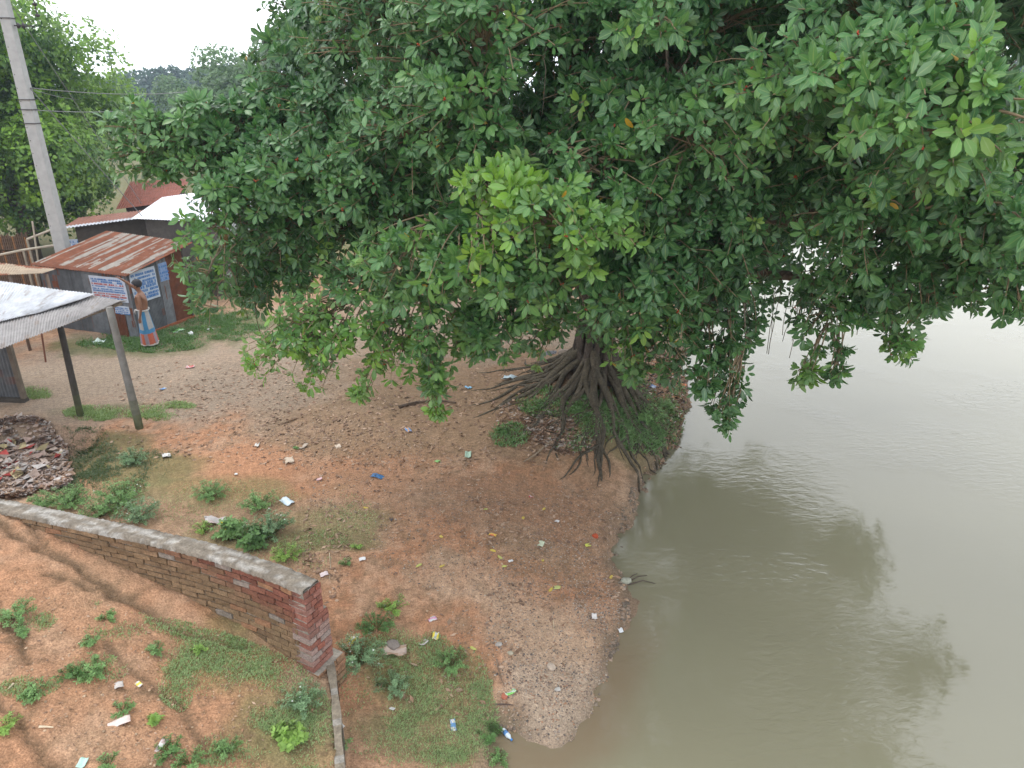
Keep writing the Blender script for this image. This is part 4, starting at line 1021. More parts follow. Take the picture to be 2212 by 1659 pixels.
fingers(20, Vector((-.8, -.1, .55)).normalized(), Vector((0, 1, 0)), Vector((0, -1, .1)).normalized(), curl=Vector((0, 0, -.5)))
body = skin_mesh("body", bv, be, M['skin'], man)
fm = MB()   # face details and ears sit on the head
fm.tube([(-.115, 0, 1.625), (-.135, 0, 1.60), (-.112, 0, 1.588)], [.008, .014, .010], 6); fm.build("nose", M['skin'], man, True)
for s in (-1, 1): fm = MB(); fm.tube([(-.02, s * .085, 1.64), (-.015, s * .097, 1.615), (-.025, s * .088, 1.585)], [.01, .016, .008], 6); fm.build('ear', M['skin'], man, True)
fm = MB(); fm.tube([(-.105, -.025, 1.562), (-.112, 0, 1.563), (-.105, .025, 1.562)], [.005, .008, .005], 6)
fm.build("mouth", M['skin'], man, True)
for s in (-1, 1): em = MB(); em.tube([(-.108, s * .03 - .012, 1.632), (-.113, s * .03, 1.632), (-.108, s * .03 + .012, 1.632)], [.003, .007, .003], 6); em.tube([(-.108, s * .03 - .02, 1.652), (-.112, s * .03, 1.656), (-.106, s * .03 + .02, 1.652)], [.003, .005, .003], 5); em.build('eye', M['hair'], man, True)
hm = MB(); vs = []; fs = []; NU, NV = 18, 9
for j in range(NV + 1):
    for i in range(NU):
        a = 2 * math.pi * i / NU; lo = -.75 if math.cos(a) > -.3 else .15; ph = math.pi / 2 - (math.pi / 2 - lo) * j / NV
        r = .119 + .004 * rnd.random(); vs.append((-.012 + r * 1.02 * math.cos(ph) * math.cos(a), r * .92 * math.cos(ph) * math.sin(a), 1.662 + r * .98 * math.sin(ph)))
for j in range(NV):
    for i in range(NU): fs.append((j * NU + i, j * NU + (i + 1) % NU, (j + 1) * NU + (i + 1) % NU, (j + 1) * NU + i))
hm.add(vs, fs); o = hm.build("hair", M['hair'], man, True)
lg = MB(); NU, NV = 40, 26; vs = []; fs = []; cs = []
for j in range(NV + 1):
    f = j / NV; z = 1.0 - f * .93
    for i in range(NU):
        a = 2 * math.pi * i / NU; fold = .016 * math.sin(7 * a + 3 * f) * f + .010 * math.sin(13 * a) * f
        rx = .14 + .06 * f + fold - .02 * (1 - f); ry = .165 + .075 * sstep(0, .45, f) + fold
        vs.append((.005 + .02 * f + rx * math.cos(a), ry * math.sin(a), z + (.01 * math.sin(a * 3) if j == NV else 0)))
for j in range(NV):
    for i in range(NU):
        fs.append((j * NU + i, j * NU + (i + 1) % NU, (j + 1) * NU + (i + 1) % NU, (j + 1) * NU + i)); f = j / NV; a = i / NU
        c = (.34, .34, .34)
        if (i % 10) < 4: c = (.06, .20, .36)
        if f > .6: c = (.45, .12, .07) if (i % 8) < 5 else (.30, .24, .28)
        if abs(f - .58) < .05: c = (.07, .22, .40)
        if f > .94: c = (.5, .45, .4)
        cs.append(c)
b0 = len(lg.v); lg.v += vs; lg.f += fs; lg.c += cs
lg.tube([(.005 + .145 * math.cos(a), .17 * math.sin(a), .99 + .01 * math.sin(2 * a)) for a in np.linspace(0, 6.28, 22)], .017, 6, (.45, .44, .42)); lg.tube([(-.14, -.05, 1.0), (-.17, -.06, .95), (-.17, -.05, .88)], [.03, .025, .012], 6, (.42, .40, .38))
lg.build("wrap_skirt", M['cloth'], man, True)
for s in (-1, 1):
    sm = MB(); sm.tube([(.075, s * .10, .012), (0, s * .1, .012), (-.1, s * .10, .012), (-.175, s * .1, .012)], [.03, .04, .048, .03], 10, (.03, .03, .035)); sm.v = [(v[0], v[1], min(v[2], .016) if v[2] > 0 else 0.0) for v in sm.v]; sm.build("sandal", M['cloth'], man)
tag(man, "bare chested man in a checked wrap reaching up to the shack eave", "person")

# ------------------------------------------------------------------ weeds
def weed_mesh(kind, rad, seed):
    """returns rosette arrays for a leafy weed of radius rad (local coordinates) and stems"""
    r_ = np.random.default_rng(seed); P = []; A = []; n = int(max(6, 34 * (rad / .25) ** 1.4)); stems = []
    for k in range(n):
        a = r_.uniform(0, 6.28); q = rad * math.sqrt(r_.uniform(0, 1)); h = rad * r_.uniform(.35, 1.0) * (1.15 - q / rad * .55)
        tip = np.array([q * math.cos(a), q * math.sin(a), h]); b = tip * np.array([.15, .15, 0]); md = (b + tip) / 2 + np.array([0, 0, h * .3])
        t = np.linspace(0, 1, 5)[:, None]; stems.append((1 - t) ** 2 * b + 2 * t * (1 - t) * md + t ** 2 * tip)
        for tt in (.45, .7, .9, 1):
            P.append((1 - tt) ** 2 * b + 2 * tt * (1 - tt) * md + tt ** 2 * tip); A.append(norm((tip - md) + np.array([0, 0, .3]) * rad))
    return np.array(P), np.array(A), np.array(stems)
WC = dict(green=(.17, .29, .11), blue=(.18, .28, .15), lime=(.22, .35, .09), dark=(.11, .21, .07))
def weed(px, py, rad, label, tone='green', flowers=None, kind='feather', group='weeds on the bank'):
    rad *= 1.06; p = ground_at(px, py + 4); e = empty("weed", p, rnd.uniform(0, 6.28)); seed = int(px * 7 + py)
    P, A, st_ = weed_mesh(kind, rad, seed); C = np.array(WC[tone]) * rng.uniform(.8, 1.25, (len(P), 1)); L = .042 if kind == 'feather' else .075
    leaf_mesh("leaves", P, norm(A), np.full(len(P), L * (.7 + rad)), C, M['weed'], e, per=7 if kind == 'feather' else 4, simple=True, wid=.55 if kind == 'feather' else 1.25, spread=(.8, 1.5), pet=.1)
    V, F = tubes_np(st_, np.full(st_.shape[:2], .003), 3); np_mesh("stems", V, F, np.tile(np.array([.10, .14, .05]), (len(V), 1)), M['weed'], e)
    if flowers:
        col = (.75, .75, .7) if flowers == 'white' else (.7, .55, .05)
        for k in range(max(4, int(rad * 22))):
            m = MB(); q = Vector(P[rnd.randrange(len(P))]) + Vector((0, 0, .02)); s = .012
            m.add([q + Vector(d) * s for d in ((1, 0, 0), (-1, 0, 0), (0, 1, 0), (0, -1, 0), (0, 0, 1), (0, 0, -1))], [(0, 2, 4), (2, 1, 4), (1, 3, 4), (3, 0, 4), (2, 0, 5), (1, 2, 5), (3, 1, 5), (0, 3, 5)], col)
            m.build("flower", M['dry'], e)
    return tag(e, label, "weed", group)
W_ = [
 (288, 995, .27, "round leafy weed at the pit's edge below the grey awning post", 'blue'), (455, 1070, .30, "feathery weed alone on bare earth between the pit and the pale blue packet", 'green'),
 (262, 1085, .42, "tall weed topped with white flowers behind the middle of the brick wall", 'green', 'white'), (300, 1118, .34, "grey green weed leaning on the wall's far side, right of the white flowered clump", 'blue', 'white'),
 (150, 1090, .36, "low spreading weed between the rubbish heap and the brick wall", 'green'), (90, 1092, .26, "small weed nearest the left end of the wall, below the rubbish heap", 'green'), (215, 1112, .3, "short weed just left of the white flowered clump", 'green'),
 (560, 1095, .30, "upright weed at the back of the clump left of the pale blue packet", 'green'), (585, 1150, .36, "bushy weed in the middle of the clump behind the wall coping", 'blue', 'white'), (620, 1200, .22, "ferny weed close behind the coping near the pier", 'lime'),
 (500, 1150, .24, "broad leaved creeper with yellow flowers beside the white bag", 'green', 'yellow', 'broad'), (545, 1172, .26, "broad leaved creeper right behind the coping", 'dark', None, 'broad'), (440, 1145, .16, "small bright weed left of the crumpled white bag", 'lime'),
 (850, 1315, .20, "fresh green weed with a white flower, topmost right of the pier", 'lime', 'white'), (812, 1358, .24, "dark tangled weed above the clear plastic bag", 'dark'), (775, 1430, .33, "large jagged leaved weed just right of the pier's foot", 'blue', 'white'),
 (850, 1485, .22, "spiny star shaped weed below the clear plastic bag", 'blue'), (975, 1435, .22, "bushy weed at the right end of the grass patch", 'green'), (748, 1217, .10, "tiny round weed on bare soil beside the pier top", 'green'), (640, 965, .05, "speck of green weed on the lane", 'green'),
 (772, 1180, .09, "small flat weed between the pier and the dark dry leaf", 'lime'), (740, 1600, .12, "weed at the foot of the concrete slab", 'green'), (1060, 1590, .16, "weed hanging over the little inlet", 'dark'), (1075, 1645, .14, "grassy weed at the inlet's lower edge", 'green'),
 (1090, 930, .15, "leafy weed at the left foot of the fig roots", 'dark'), (1400, 905, .35, "leafy weed on the right side of the fig roots", 'green'), (1430, 880, .25, "weed on the bank above the water beside the fig roots", 'green')]
I_ = [
 (210, 1275, .24, "silvery bush alone on bare soil inside the wall", 'blue'), (35, 1330, .20, "bushy weed at the left picture edge inside the wall", 'green'), (50, 1362, .13, "low weed just below the one at the left picture edge", 'green'),
 (440, 1335, .24, "feathery weed in the middle of the bank inside the wall", 'lime'), (485, 1350, .15, "small bright weed right of the feathery one", 'lime'), (558, 1358, .16, "dark weed against the wall's foot", 'dark'), (320, 1212, .13, "weed with a runner near the top of the bank", 'green'),
 (232, 1335, .11, "small weed in the gully below the silvery bush", 'green'), (335, 1408, .12, "round weed left of the large grass patch", 'green'), (435, 1400, .10, "bright tuft at the top of the large grass patch", 'lime'), (205, 1385, .12, "flat weed on pale soil in the bank's centre", 'green'),
 (205, 1450, .19, "wide low weed in the left half of the bank", 'green'), (150, 1460, .13, "weed touching the left side of the wide low one", 'dark'), (85, 1497, .16, "low weed near the left edge, right of a pale stick", 'green'), (265, 1532, .11, "weed beside the pinkish torn sheet", 'green'),
 (18, 1570, .12, "upright weed at the lower left corner's gully", 'lime'), (490, 1625, .15, "weed near the bottom edge between two grass patches", 'green'), (370, 1625, .15, "dark weed right of the purple crushed wrapper", 'dark'), (410, 1645, .14, "grey weed at the bottom picture edge", 'green'),
 (655, 1518, .24, "weed with white flowers at the top of the grass by the slab", 'blue', 'white'), (622, 1592, .16, "yellow green rosette in the grass near the slab", 'lime', None, 'broad'), (330, 1556, .06, "two leaved seedling on the bare bank", 'lime', None, 'broad'), (235, 1650, .1, "weed cut by the bottom picture edge, left part", 'green'), (500, 1240, .12, "sprig at the wall's foot where mud covers the bricks", 'dark')]
for w in W_ + I_: weed(*w[:5], flowers=w[5] if len(w) > 5 else None, kind=w[6] if len(w) > 6 else 'feather', group='weeds inside the wall' if w in I_ else 'weeds on the bank')

# ------------------------------------------------------------------ grass and ground cover
def blades(name, label, patches, cols, L=(.018, .045), seed=1, wid=.004, cat="grass"):
    patches = [(a, b, c * 1.12, d * 1.12, int(n * 1.5)) for a, b, c, d, n in patches]
    r_ = np.random.default_rng(seed); X = []; Y = []; Z = []
    for (px, py, rx, ry, n) in patches:
        a = r_.uniform(0, 6.28, n); q = np.sqrt(r_.uniform(0, 1, n)); qx = px + rx * q * np.cos(a); qy = py + ry * q * np.sin(a)
        x, y, z = on_ground(qx, qy); kp = (fbm(x, y, .32, 4, seed) + (1 - q) * .38 + r_.normal(0, .17, n)) > .69
        X.append(x[kp]); Y.append(y[kp]); Z.append(z[kp])
    X, Y, Z = map(np.concatenate, (X, Y, Z)); n = len(X)
    P = np.c_[X, Y, Z]; a = r_.uniform(0, 6.28, n); d = np.c_[np.cos(a) * .7, np.sin(a) * .7, r_.uniform(.4, 1.6, n)]; d = norm(d); l = r_.uniform(*L, n)[:, None]
    s = np.c_[-np.sin(a), np.cos(a), np.zeros(n)] * wid
    V = np.stack([P - s, P + s, P + d * l * .6 + s * .8 + np.array([0, 0, .0]), P + d * l - np.array([0, 0, 1]) * l * .25], 1).reshape(-1, 3)
    F = np.arange(n * 4).reshape(-1, 4); C = np.array(cols[0]) + (np.array(cols[1]) - np.array(cols[0])) * r_.random((n, 1))
    o = np_mesh(name, V, F, np.repeat(C, 4, axis=0), M['weed']); return tag(o, label, cat, kind='stuff')
gcol = ((.13, .215, .055), (.23, .33, .10))
blades("grass", "short grass in patches on the bank inside the wall", [(500, 1440, 135, 60, 7500), (600, 1460, 70, 40, 2600), (430, 1400, 60, 60, 2400), (670, 1590, 55, 90, 7500), (600, 1560, 60, 40, 3000), (380, 1465, 40, 60, 2500), (90, 1345, 30, 20, 700), (540, 1370, 50, 40, 3000), (420, 1345, 100, 30, 2500), (210, 1450, 60, 30, 1800), (500, 1625, 80, 40, 2500), (250, 1370, 60, 20, 900), (60, 1490, 60, 20, 900), (360, 1290, 150, 50, 1500)], gcol, seed=3, wid=.0035)
blades("grass", "thin grass on the open ground right of the brick pier", [(930, 1490, 120, 100, 14000), (880, 1400, 90, 40, 5000), (1010, 1560, 60, 80, 4500), (770, 1500, 40, 60, 800), (880, 1590, 120, 60, 2500), (960, 1640, 60, 30, 1500), (1060, 1600, 25, 40, 1800), (640, 1180, 100, 50, 3500), (500, 1100, 150, 60, 2500), (740, 1130, 70, 60, 1200)], gcol, seed=5)
blades("grass", "green grass strip along the foot of the tin shack", [(330, 735, 110, 26, 16000), (470, 700, 100, 34, 16000), (220, 742, 50, 12, 3000)], ((.045, .11, .022), (.09, .2, .04)), (.05, .11), 7, .007)
blades("grass", "tufts of grass around the feet of the awning posts", [(215, 893, 70, 16, 5000), (310, 892, 60, 12, 2500), (380, 880, 40, 10, 1200), (75, 850, 35, 12, 1600), (350, 900, 40, 10, 600)], gcol, (.04, .09), 9, .006)
blades("grass", "rank green growth on the slope among the litter pit's edges", [(190, 980, 60, 50, 3500), (150, 1050, 60, 40, 2500), (250, 1030, 70, 40, 2500), (330, 1000, 60, 30, 800)], ((.05, .09, .03), (.1, .14, .05)), (.04, .09), 10, .005)
blades("ground_cover", "low green plants between the fig roots", [(1340, 900, 90, 50, 9000), (1400, 940, 60, 40, 8000), (1180, 870, 60, 30, 2500), (1100, 940, 40, 25, 1200), (1290, 880, 60, 40, 3000), (1360, 860, 50, 60, 3000), (1440, 900, 40, 40, 3500), (1460, 850, 20, 30, 800), (1250, 950, 60, 25, 700)], ((.07, .16, .045), (.15, .28, .075)), (.05, .12), 12, .008, "ground cover")

# ------------------------------------------------------------------ dry leaves, pebbles, rubbish
def flakes(name, label, patches, cols, size, seed, cat, curl=.25, asp=.45, keep=.0, up=.004):
    r_ = np.random.default_rng(seed); X = []; Y = []; Z = []
    for (px, py, rx, ry, n) in patches:
        a = r_.uniform(0, 6.28, n); q = np.sqrt(r_.uniform(0, 1, n)); x, y, z = on_ground(px + rx * q * np.cos(a), py + ry * q * np.sin(a))
        kp = (z > ZW + .01) & (fbm(x, y, .8, 3, seed) > keep) & ~(inside(x, y, EMB) & (name != 'x') & (py < 1200)); X.append(x[kp]); Y.append(y[kp]); Z.append(z[kp])
    X, Y, Z = map(np.concatenate, (X, Y, Z)); n = len(X); P = np.c_[X, Y, Z + up]
    a = r_.uniform(0, 6.28, n); D = norm(np.c_[np.cos(a), np.sin(a), r_.normal(0, .22, n)]); S_ = norm(np.cross(np.array([0, 0, 1.]) + r_.normal(size=(n, 3)) * .3, D)); N_ = np.cross(D, S_)
    N_ = N_ * np.sign(N_[:, 2:3] + 1e-6)
    l = r_.uniform(*size, n)[:, None]; w = l * asp * r_.uniform(.7, 1.3, (n, 1)); c = l * curl * r_.uniform(-.2, 1, (n, 1))
    V = np.stack([P - D * l / 2 + N_ * c, P + S_ * w / 2 + N_ * c * .6, P + D * l / 2 + N_ * c, P - S_ * w / 2 + N_ * c * .6, P + N_ * .002], 1).reshape(-1, 3)
    T = np.array([(0, 1, 4), (1, 2, 4), (2, 3, 4), (3, 0, 4)]); F = (T[None] + (np.arange(n) * 5)[:, None, None]).reshape(-1, 3)
    cols = np.array(cols); C = cols[r_.integers(0, len(cols), n)] * r_.uniform(.75, 1.2, (n, 1))
    return tag(np_mesh(name, V, F, np.repeat(C, 5, axis=0), M['dry']), label, cat, kind='stuff')
brn = [(.29, .18, .12), (.24, .15, .10), (.34, .235, .16), (.19, .12, .085), (.40, .28, .20), (.31, .21, .145)]
flakes("fallen_leaves", "dry brown leaves scattered over the lane and under the fig tree", [(700, 870, 330, 90, 1000), (900, 930, 350, 80, 650), (450, 850, 220, 70, 420), (650, 960, 300, 60, 330), (1000, 1060, 350, 120, 380), (1200, 1200, 180, 130, 250), (1150, 830, 150, 60, 500), (1200, 930, 120, 50, 600), (700, 1200, 60, 120, 160), (1000, 1400, 250, 160, 130), (300, 960, 150, 40, 120)], brn, (.045, .12), 21, "leaves", .25)
flakes("fallen_leaves", "dense litter of leaves, sticks and rags on the steep bank right of the fig roots", [(1440, 850, 45, 80, 1600), (1460, 920, 30, 50, 800), (1380, 800, 60, 40, 600), (1430, 780, 50, 40, 500)], brn + [(.45, .4, .36), (.05, .05, .05), (.4, .2, .1)], (.05, .16), 22, "leaves", .4)
flakes("fallen_leaves", "brown leaves and rags heaped among the fig's front roots", [(1190, 920, 55, 45, 900), (1230, 960, 60, 20, 300), (1110, 905, 40, 40, 200)], brn + [(.40, .33, .28), (.45, .40, .36)], (.05, .13), 23, "leaves", .4, .6)
flakes("fallen_leaves", "crumbs of dead leaf and twig on the bank inside the wall", [(300, 1400, 320, 250, 500), (600, 1500, 120, 120, 120)], brn, (.015, .06), 24, "leaves", .2, .3)
flakes("rubbish_heap", "heap of brown rags, leaves and torn plastic filling the pit by the wall", [(60, 990, 85, 62, 7500), (20, 1040, 70, 40, 2300), (110, 1030, 45, 35, 1300)], brn + [(.44, .34, .28), (.5, .41, .35), (.4, .30, .26), (.55, .52, .49), (.46, .35, .3), (.48, .41, .38), (.42, .33, .27), (.5, .4, .34)], (.05, .17), 25, "rubbish heap", .5, .7, up=.06)
flakes("rubbish_rags", "torn plastic bags and pale rags mixed into the rubbish heap in the pit", [(60, 985, 80, 50, 75), (30, 1035, 60, 30, 30)], [(.5, .43, .38), (.45, .33, .28), (.40, .07, .06), (.45, .36, .3), (.42, .35, .2), (.4, .3, .24), (.5, .46, .43), (.42, .32, .27), (.48, .4, .35)], (.14, .32), 27, "rubbish heap", .5, .6, up=.11)
def pebbles(name, label, patches, size, cols, seed):
    r_ = np.random.default_rng(seed); X = []; Y = []; Z = []
    for (px, py, rx, ry, n) in patches:
        a = r_.uniform(0, 6.28, n); q = np.sqrt(r_.uniform(0, 1, n)); x, y, z = on_ground(px + rx * q * np.cos(a), py + ry * q * np.sin(a)); kp = (z > ZW - .02) & ~(inside(x, y, EMB) & (px > 700)); X.append(x[kp]); Y.append(y[kp]); Z.append(z[kp])
    X, Y, Z = map(np.concatenate, (X, Y, Z)); n = len(X); P = np.c_[X, Y, Z]
    T = norm(np.array([(1, 0, 0), (-1, 0, 0), (0, 1, 0), (0, -1, 0), (0, 0, 1), (0, 0, -1), (.7, .7, .5), (-.7, .6, .5), (.6, -.7, .5), (-.7, -.7, .5)]))
    s = (size[0] + (size[1] - size[0]) * r_.random(n) ** 3)[:, None, None] * r_.uniform(.6, 1.2, (n, 1, 3)) * np.array([1, 1, .6]); a = r_.uniform(0, 6.28, n)
    V = T[None] * s * r_.uniform(.85, 1.15, (n, 10, 1)); c_, s_ = np.cos(a)[:, None], np.sin(a)[:, None]; V = np.stack([V[..., 0] * c_ - V[..., 1] * s_, V[..., 0] * s_ + V[..., 1] * c_, V[..., 2]], -1) + P[:, None]
    tr = np.array([(0, 6, 8), (0, 2, 6), (2, 7, 6), (2, 1, 7), (1, 9, 7), (1, 3, 9), (3, 8, 9), (3, 0, 8), (4, 8, 6), (4, 6, 7), (4, 7, 9), (4, 9, 8)]); F = (tr[None] + (np.arange(n) * 10)[:, None, None]).reshape(-1, 3)
    cols = np.array(cols); C = cols[r_.integers(0, len(cols), n)] * r_.uniform(.7, 1.25, (n, 1))
    return tag(np_mesh(name, V.reshape(-1, 3), F, np.repeat(C, 10, axis=0), M['stone'], smooth=True), label, "pebbles", kind='stuff')
pc = [(.30, .22, .16), (.34, .29, .24), (.2, .15, .12), (.32, .18, .11), (.12, .1, .09), (.36, .27, .2)]
pebbles("pebbles", "fine gravel and shells strewn over the beach beside the water", [(1200, 1350, 150, 180, 6500), (1290, 1310, 50, 60, 1800), (1200, 1520, 120, 90, 1800), (1100, 1180, 300, 110, 5500), (900, 1060, 250, 80, 2500), (700, 960, 250, 50, 2000), (1250, 1130, 110, 90, 1800), (1060, 1400, 120, 120, 900)], (.004, .017), pc, 41)
pebbles("mud_clods", "wet crumbling clods and sticks along the foot of the river bank", [(1350, 1130, 10, 30, 221), (1368, 1080, 9, 30, 255), (1395, 1040, 14, 22, 272), (1428, 995, 18, 16, 272), (1462, 962, 20, 12, 272), (1338, 1190, 9, 30, 187), (1345, 1255, 9, 22, 153), (1352, 1325, 9, 30, 187), (1328, 1420, 10, 40, 153), (1482, 900, 10, 50, 442), (1300, 1520, 14, 40, 119), (1090, 1578, 24, 8, 102), (1180, 1638, 50, 7, 102)], (.008, .042), [(.2, .16, .12), (.26, .19, .14), (.14, .11, .085), (.3, .2, .13)], 43)
pebbles("pebbles", "small clods and stones on the bank inside the wall", [(300, 1400, 320, 260, 1400), (640, 1450, 60, 200, 200)], (.004, .02), [(.36, .22, .14), (.3, .17, .1), (.42, .3, .2)], 42)

# ------------------------------------------------------------------ single litter pieces
def packet(px, py, w, h, col, label, cat="wrapper", col2=None, rot=None, fold=.25, name="wrapper", group=None, stand=0):
    p = ground_at(px, py); m = MB(); N = 6; vs = []; ph = rnd.uniform(0, 6); rot = rnd.uniform(0, 3.14) if rot is None else rot
    for lay in (0, 1):
        for j in range(N + 1):
            for i in range(N + 1):
                u, v = i / N - .5, j / N - .5
                z = fold * w * (.25 + .22 * math.sin(u * 5 + ph) + .2 * math.sin(v * 6 + ph * 2) + .1 * math.sin(u * 13 + v * 9)) + .008 + rnd.uniform(0, .003)
                ed = 1 + (rnd.uniform(-.06, .06) if i in (0, N) or j in (0, N) else 0)
                sw = math.sqrt(max(.004, 1 - (2 * v) ** 2)) if 'leaf' in name else 1
                vs.append(((u * w * ed * sw), (v * h * ed), z - lay * .004))
    K = (N + 1) ** 2; q = lambda i, j: j * (N + 1) + i; fs = []; cs = []
    for lay in (0, 1):
        for j in range(N):
            for i in range(N):
                f = (q(i, j), q(i + 1, j), q(i + 1, j + 1), q(i, j + 1)); f = f if lay == 0 else tuple(K + a for a in f[::-1]); fs.append(f)
                cs.append(col2 if col2 and (j in (2, 3) or (i + j) % 5 == 0) else col)
    for i in range(N):
        for (a_, b_) in ((q(i, 0), q(i + 1, 0)), (q(i + 1, N), q(i, N)), (q(0, i + 1), q(0, i)), (q(N, i), q(N, i + 1))): fs.append((b_, a_, a_ + K, b_ + K)); cs.append(col)
    m.v = vs; m.f = fs; m.c = cs; o = m.build(name, M['litter'], None, True); o.location = p; e = .15
    o.rotation_euler = (stand + rnd.uniform(-e, e), rnd.uniform(-e, e), rot); return tag(o, label, cat, group)
def lump(px, py, r, col, label, cat, name, mat='litter', rough=.35, flat=.6, group=None, seed=0, lift=.3, z=None):
    import bmesh
    p = ground_at(px, py) if z is None else atZ(px, py, z); bm = bmesh.new(); bmesh.ops.create_icosphere(bm, subdivisions=3, radius=1)
    rr = np.random.default_rng(int(px * 3 + py)); d = norm(rr.normal(size=(14, 3))); k = rr.uniform(-rough, rough, 14)
    for v in bm.verts:
        n_ = np.array(v.co); s = 1 + float(np.sum(k * np.maximum(0, d @ n_) ** 6)) + rr.uniform(-rough, rough) * .22
        v.co = Vector(n_ * s * r * np.array([1, .75, flat]))
    me = bpy.data.meshes.new(name); bm.to_mesh(me); bm.free(); ca = me.color_attributes.new("Col", 'FLOAT_COLOR', 'POINT')
    ca.data.foreach_set("color", np.tile(np.array([*col, 1], np.float32), len(me.vertices))); me.materials.append(M[mat])
    o = link(bpy.data.objects.new(name, me)); o.location = p + Vector((0, 0, r * flat * lift)); o.rotation_euler = (0, 0, rr.uniform(0, 6)); return tag(o, label, cat, group)
Wt = (.52, .52, .51); Bl = (.12, .26, .5); Rd = (.5, .06, .05); Yl = (.62, .5, .06); Gn = (.25, .5, .15); Pk = (.55, .33, .33)
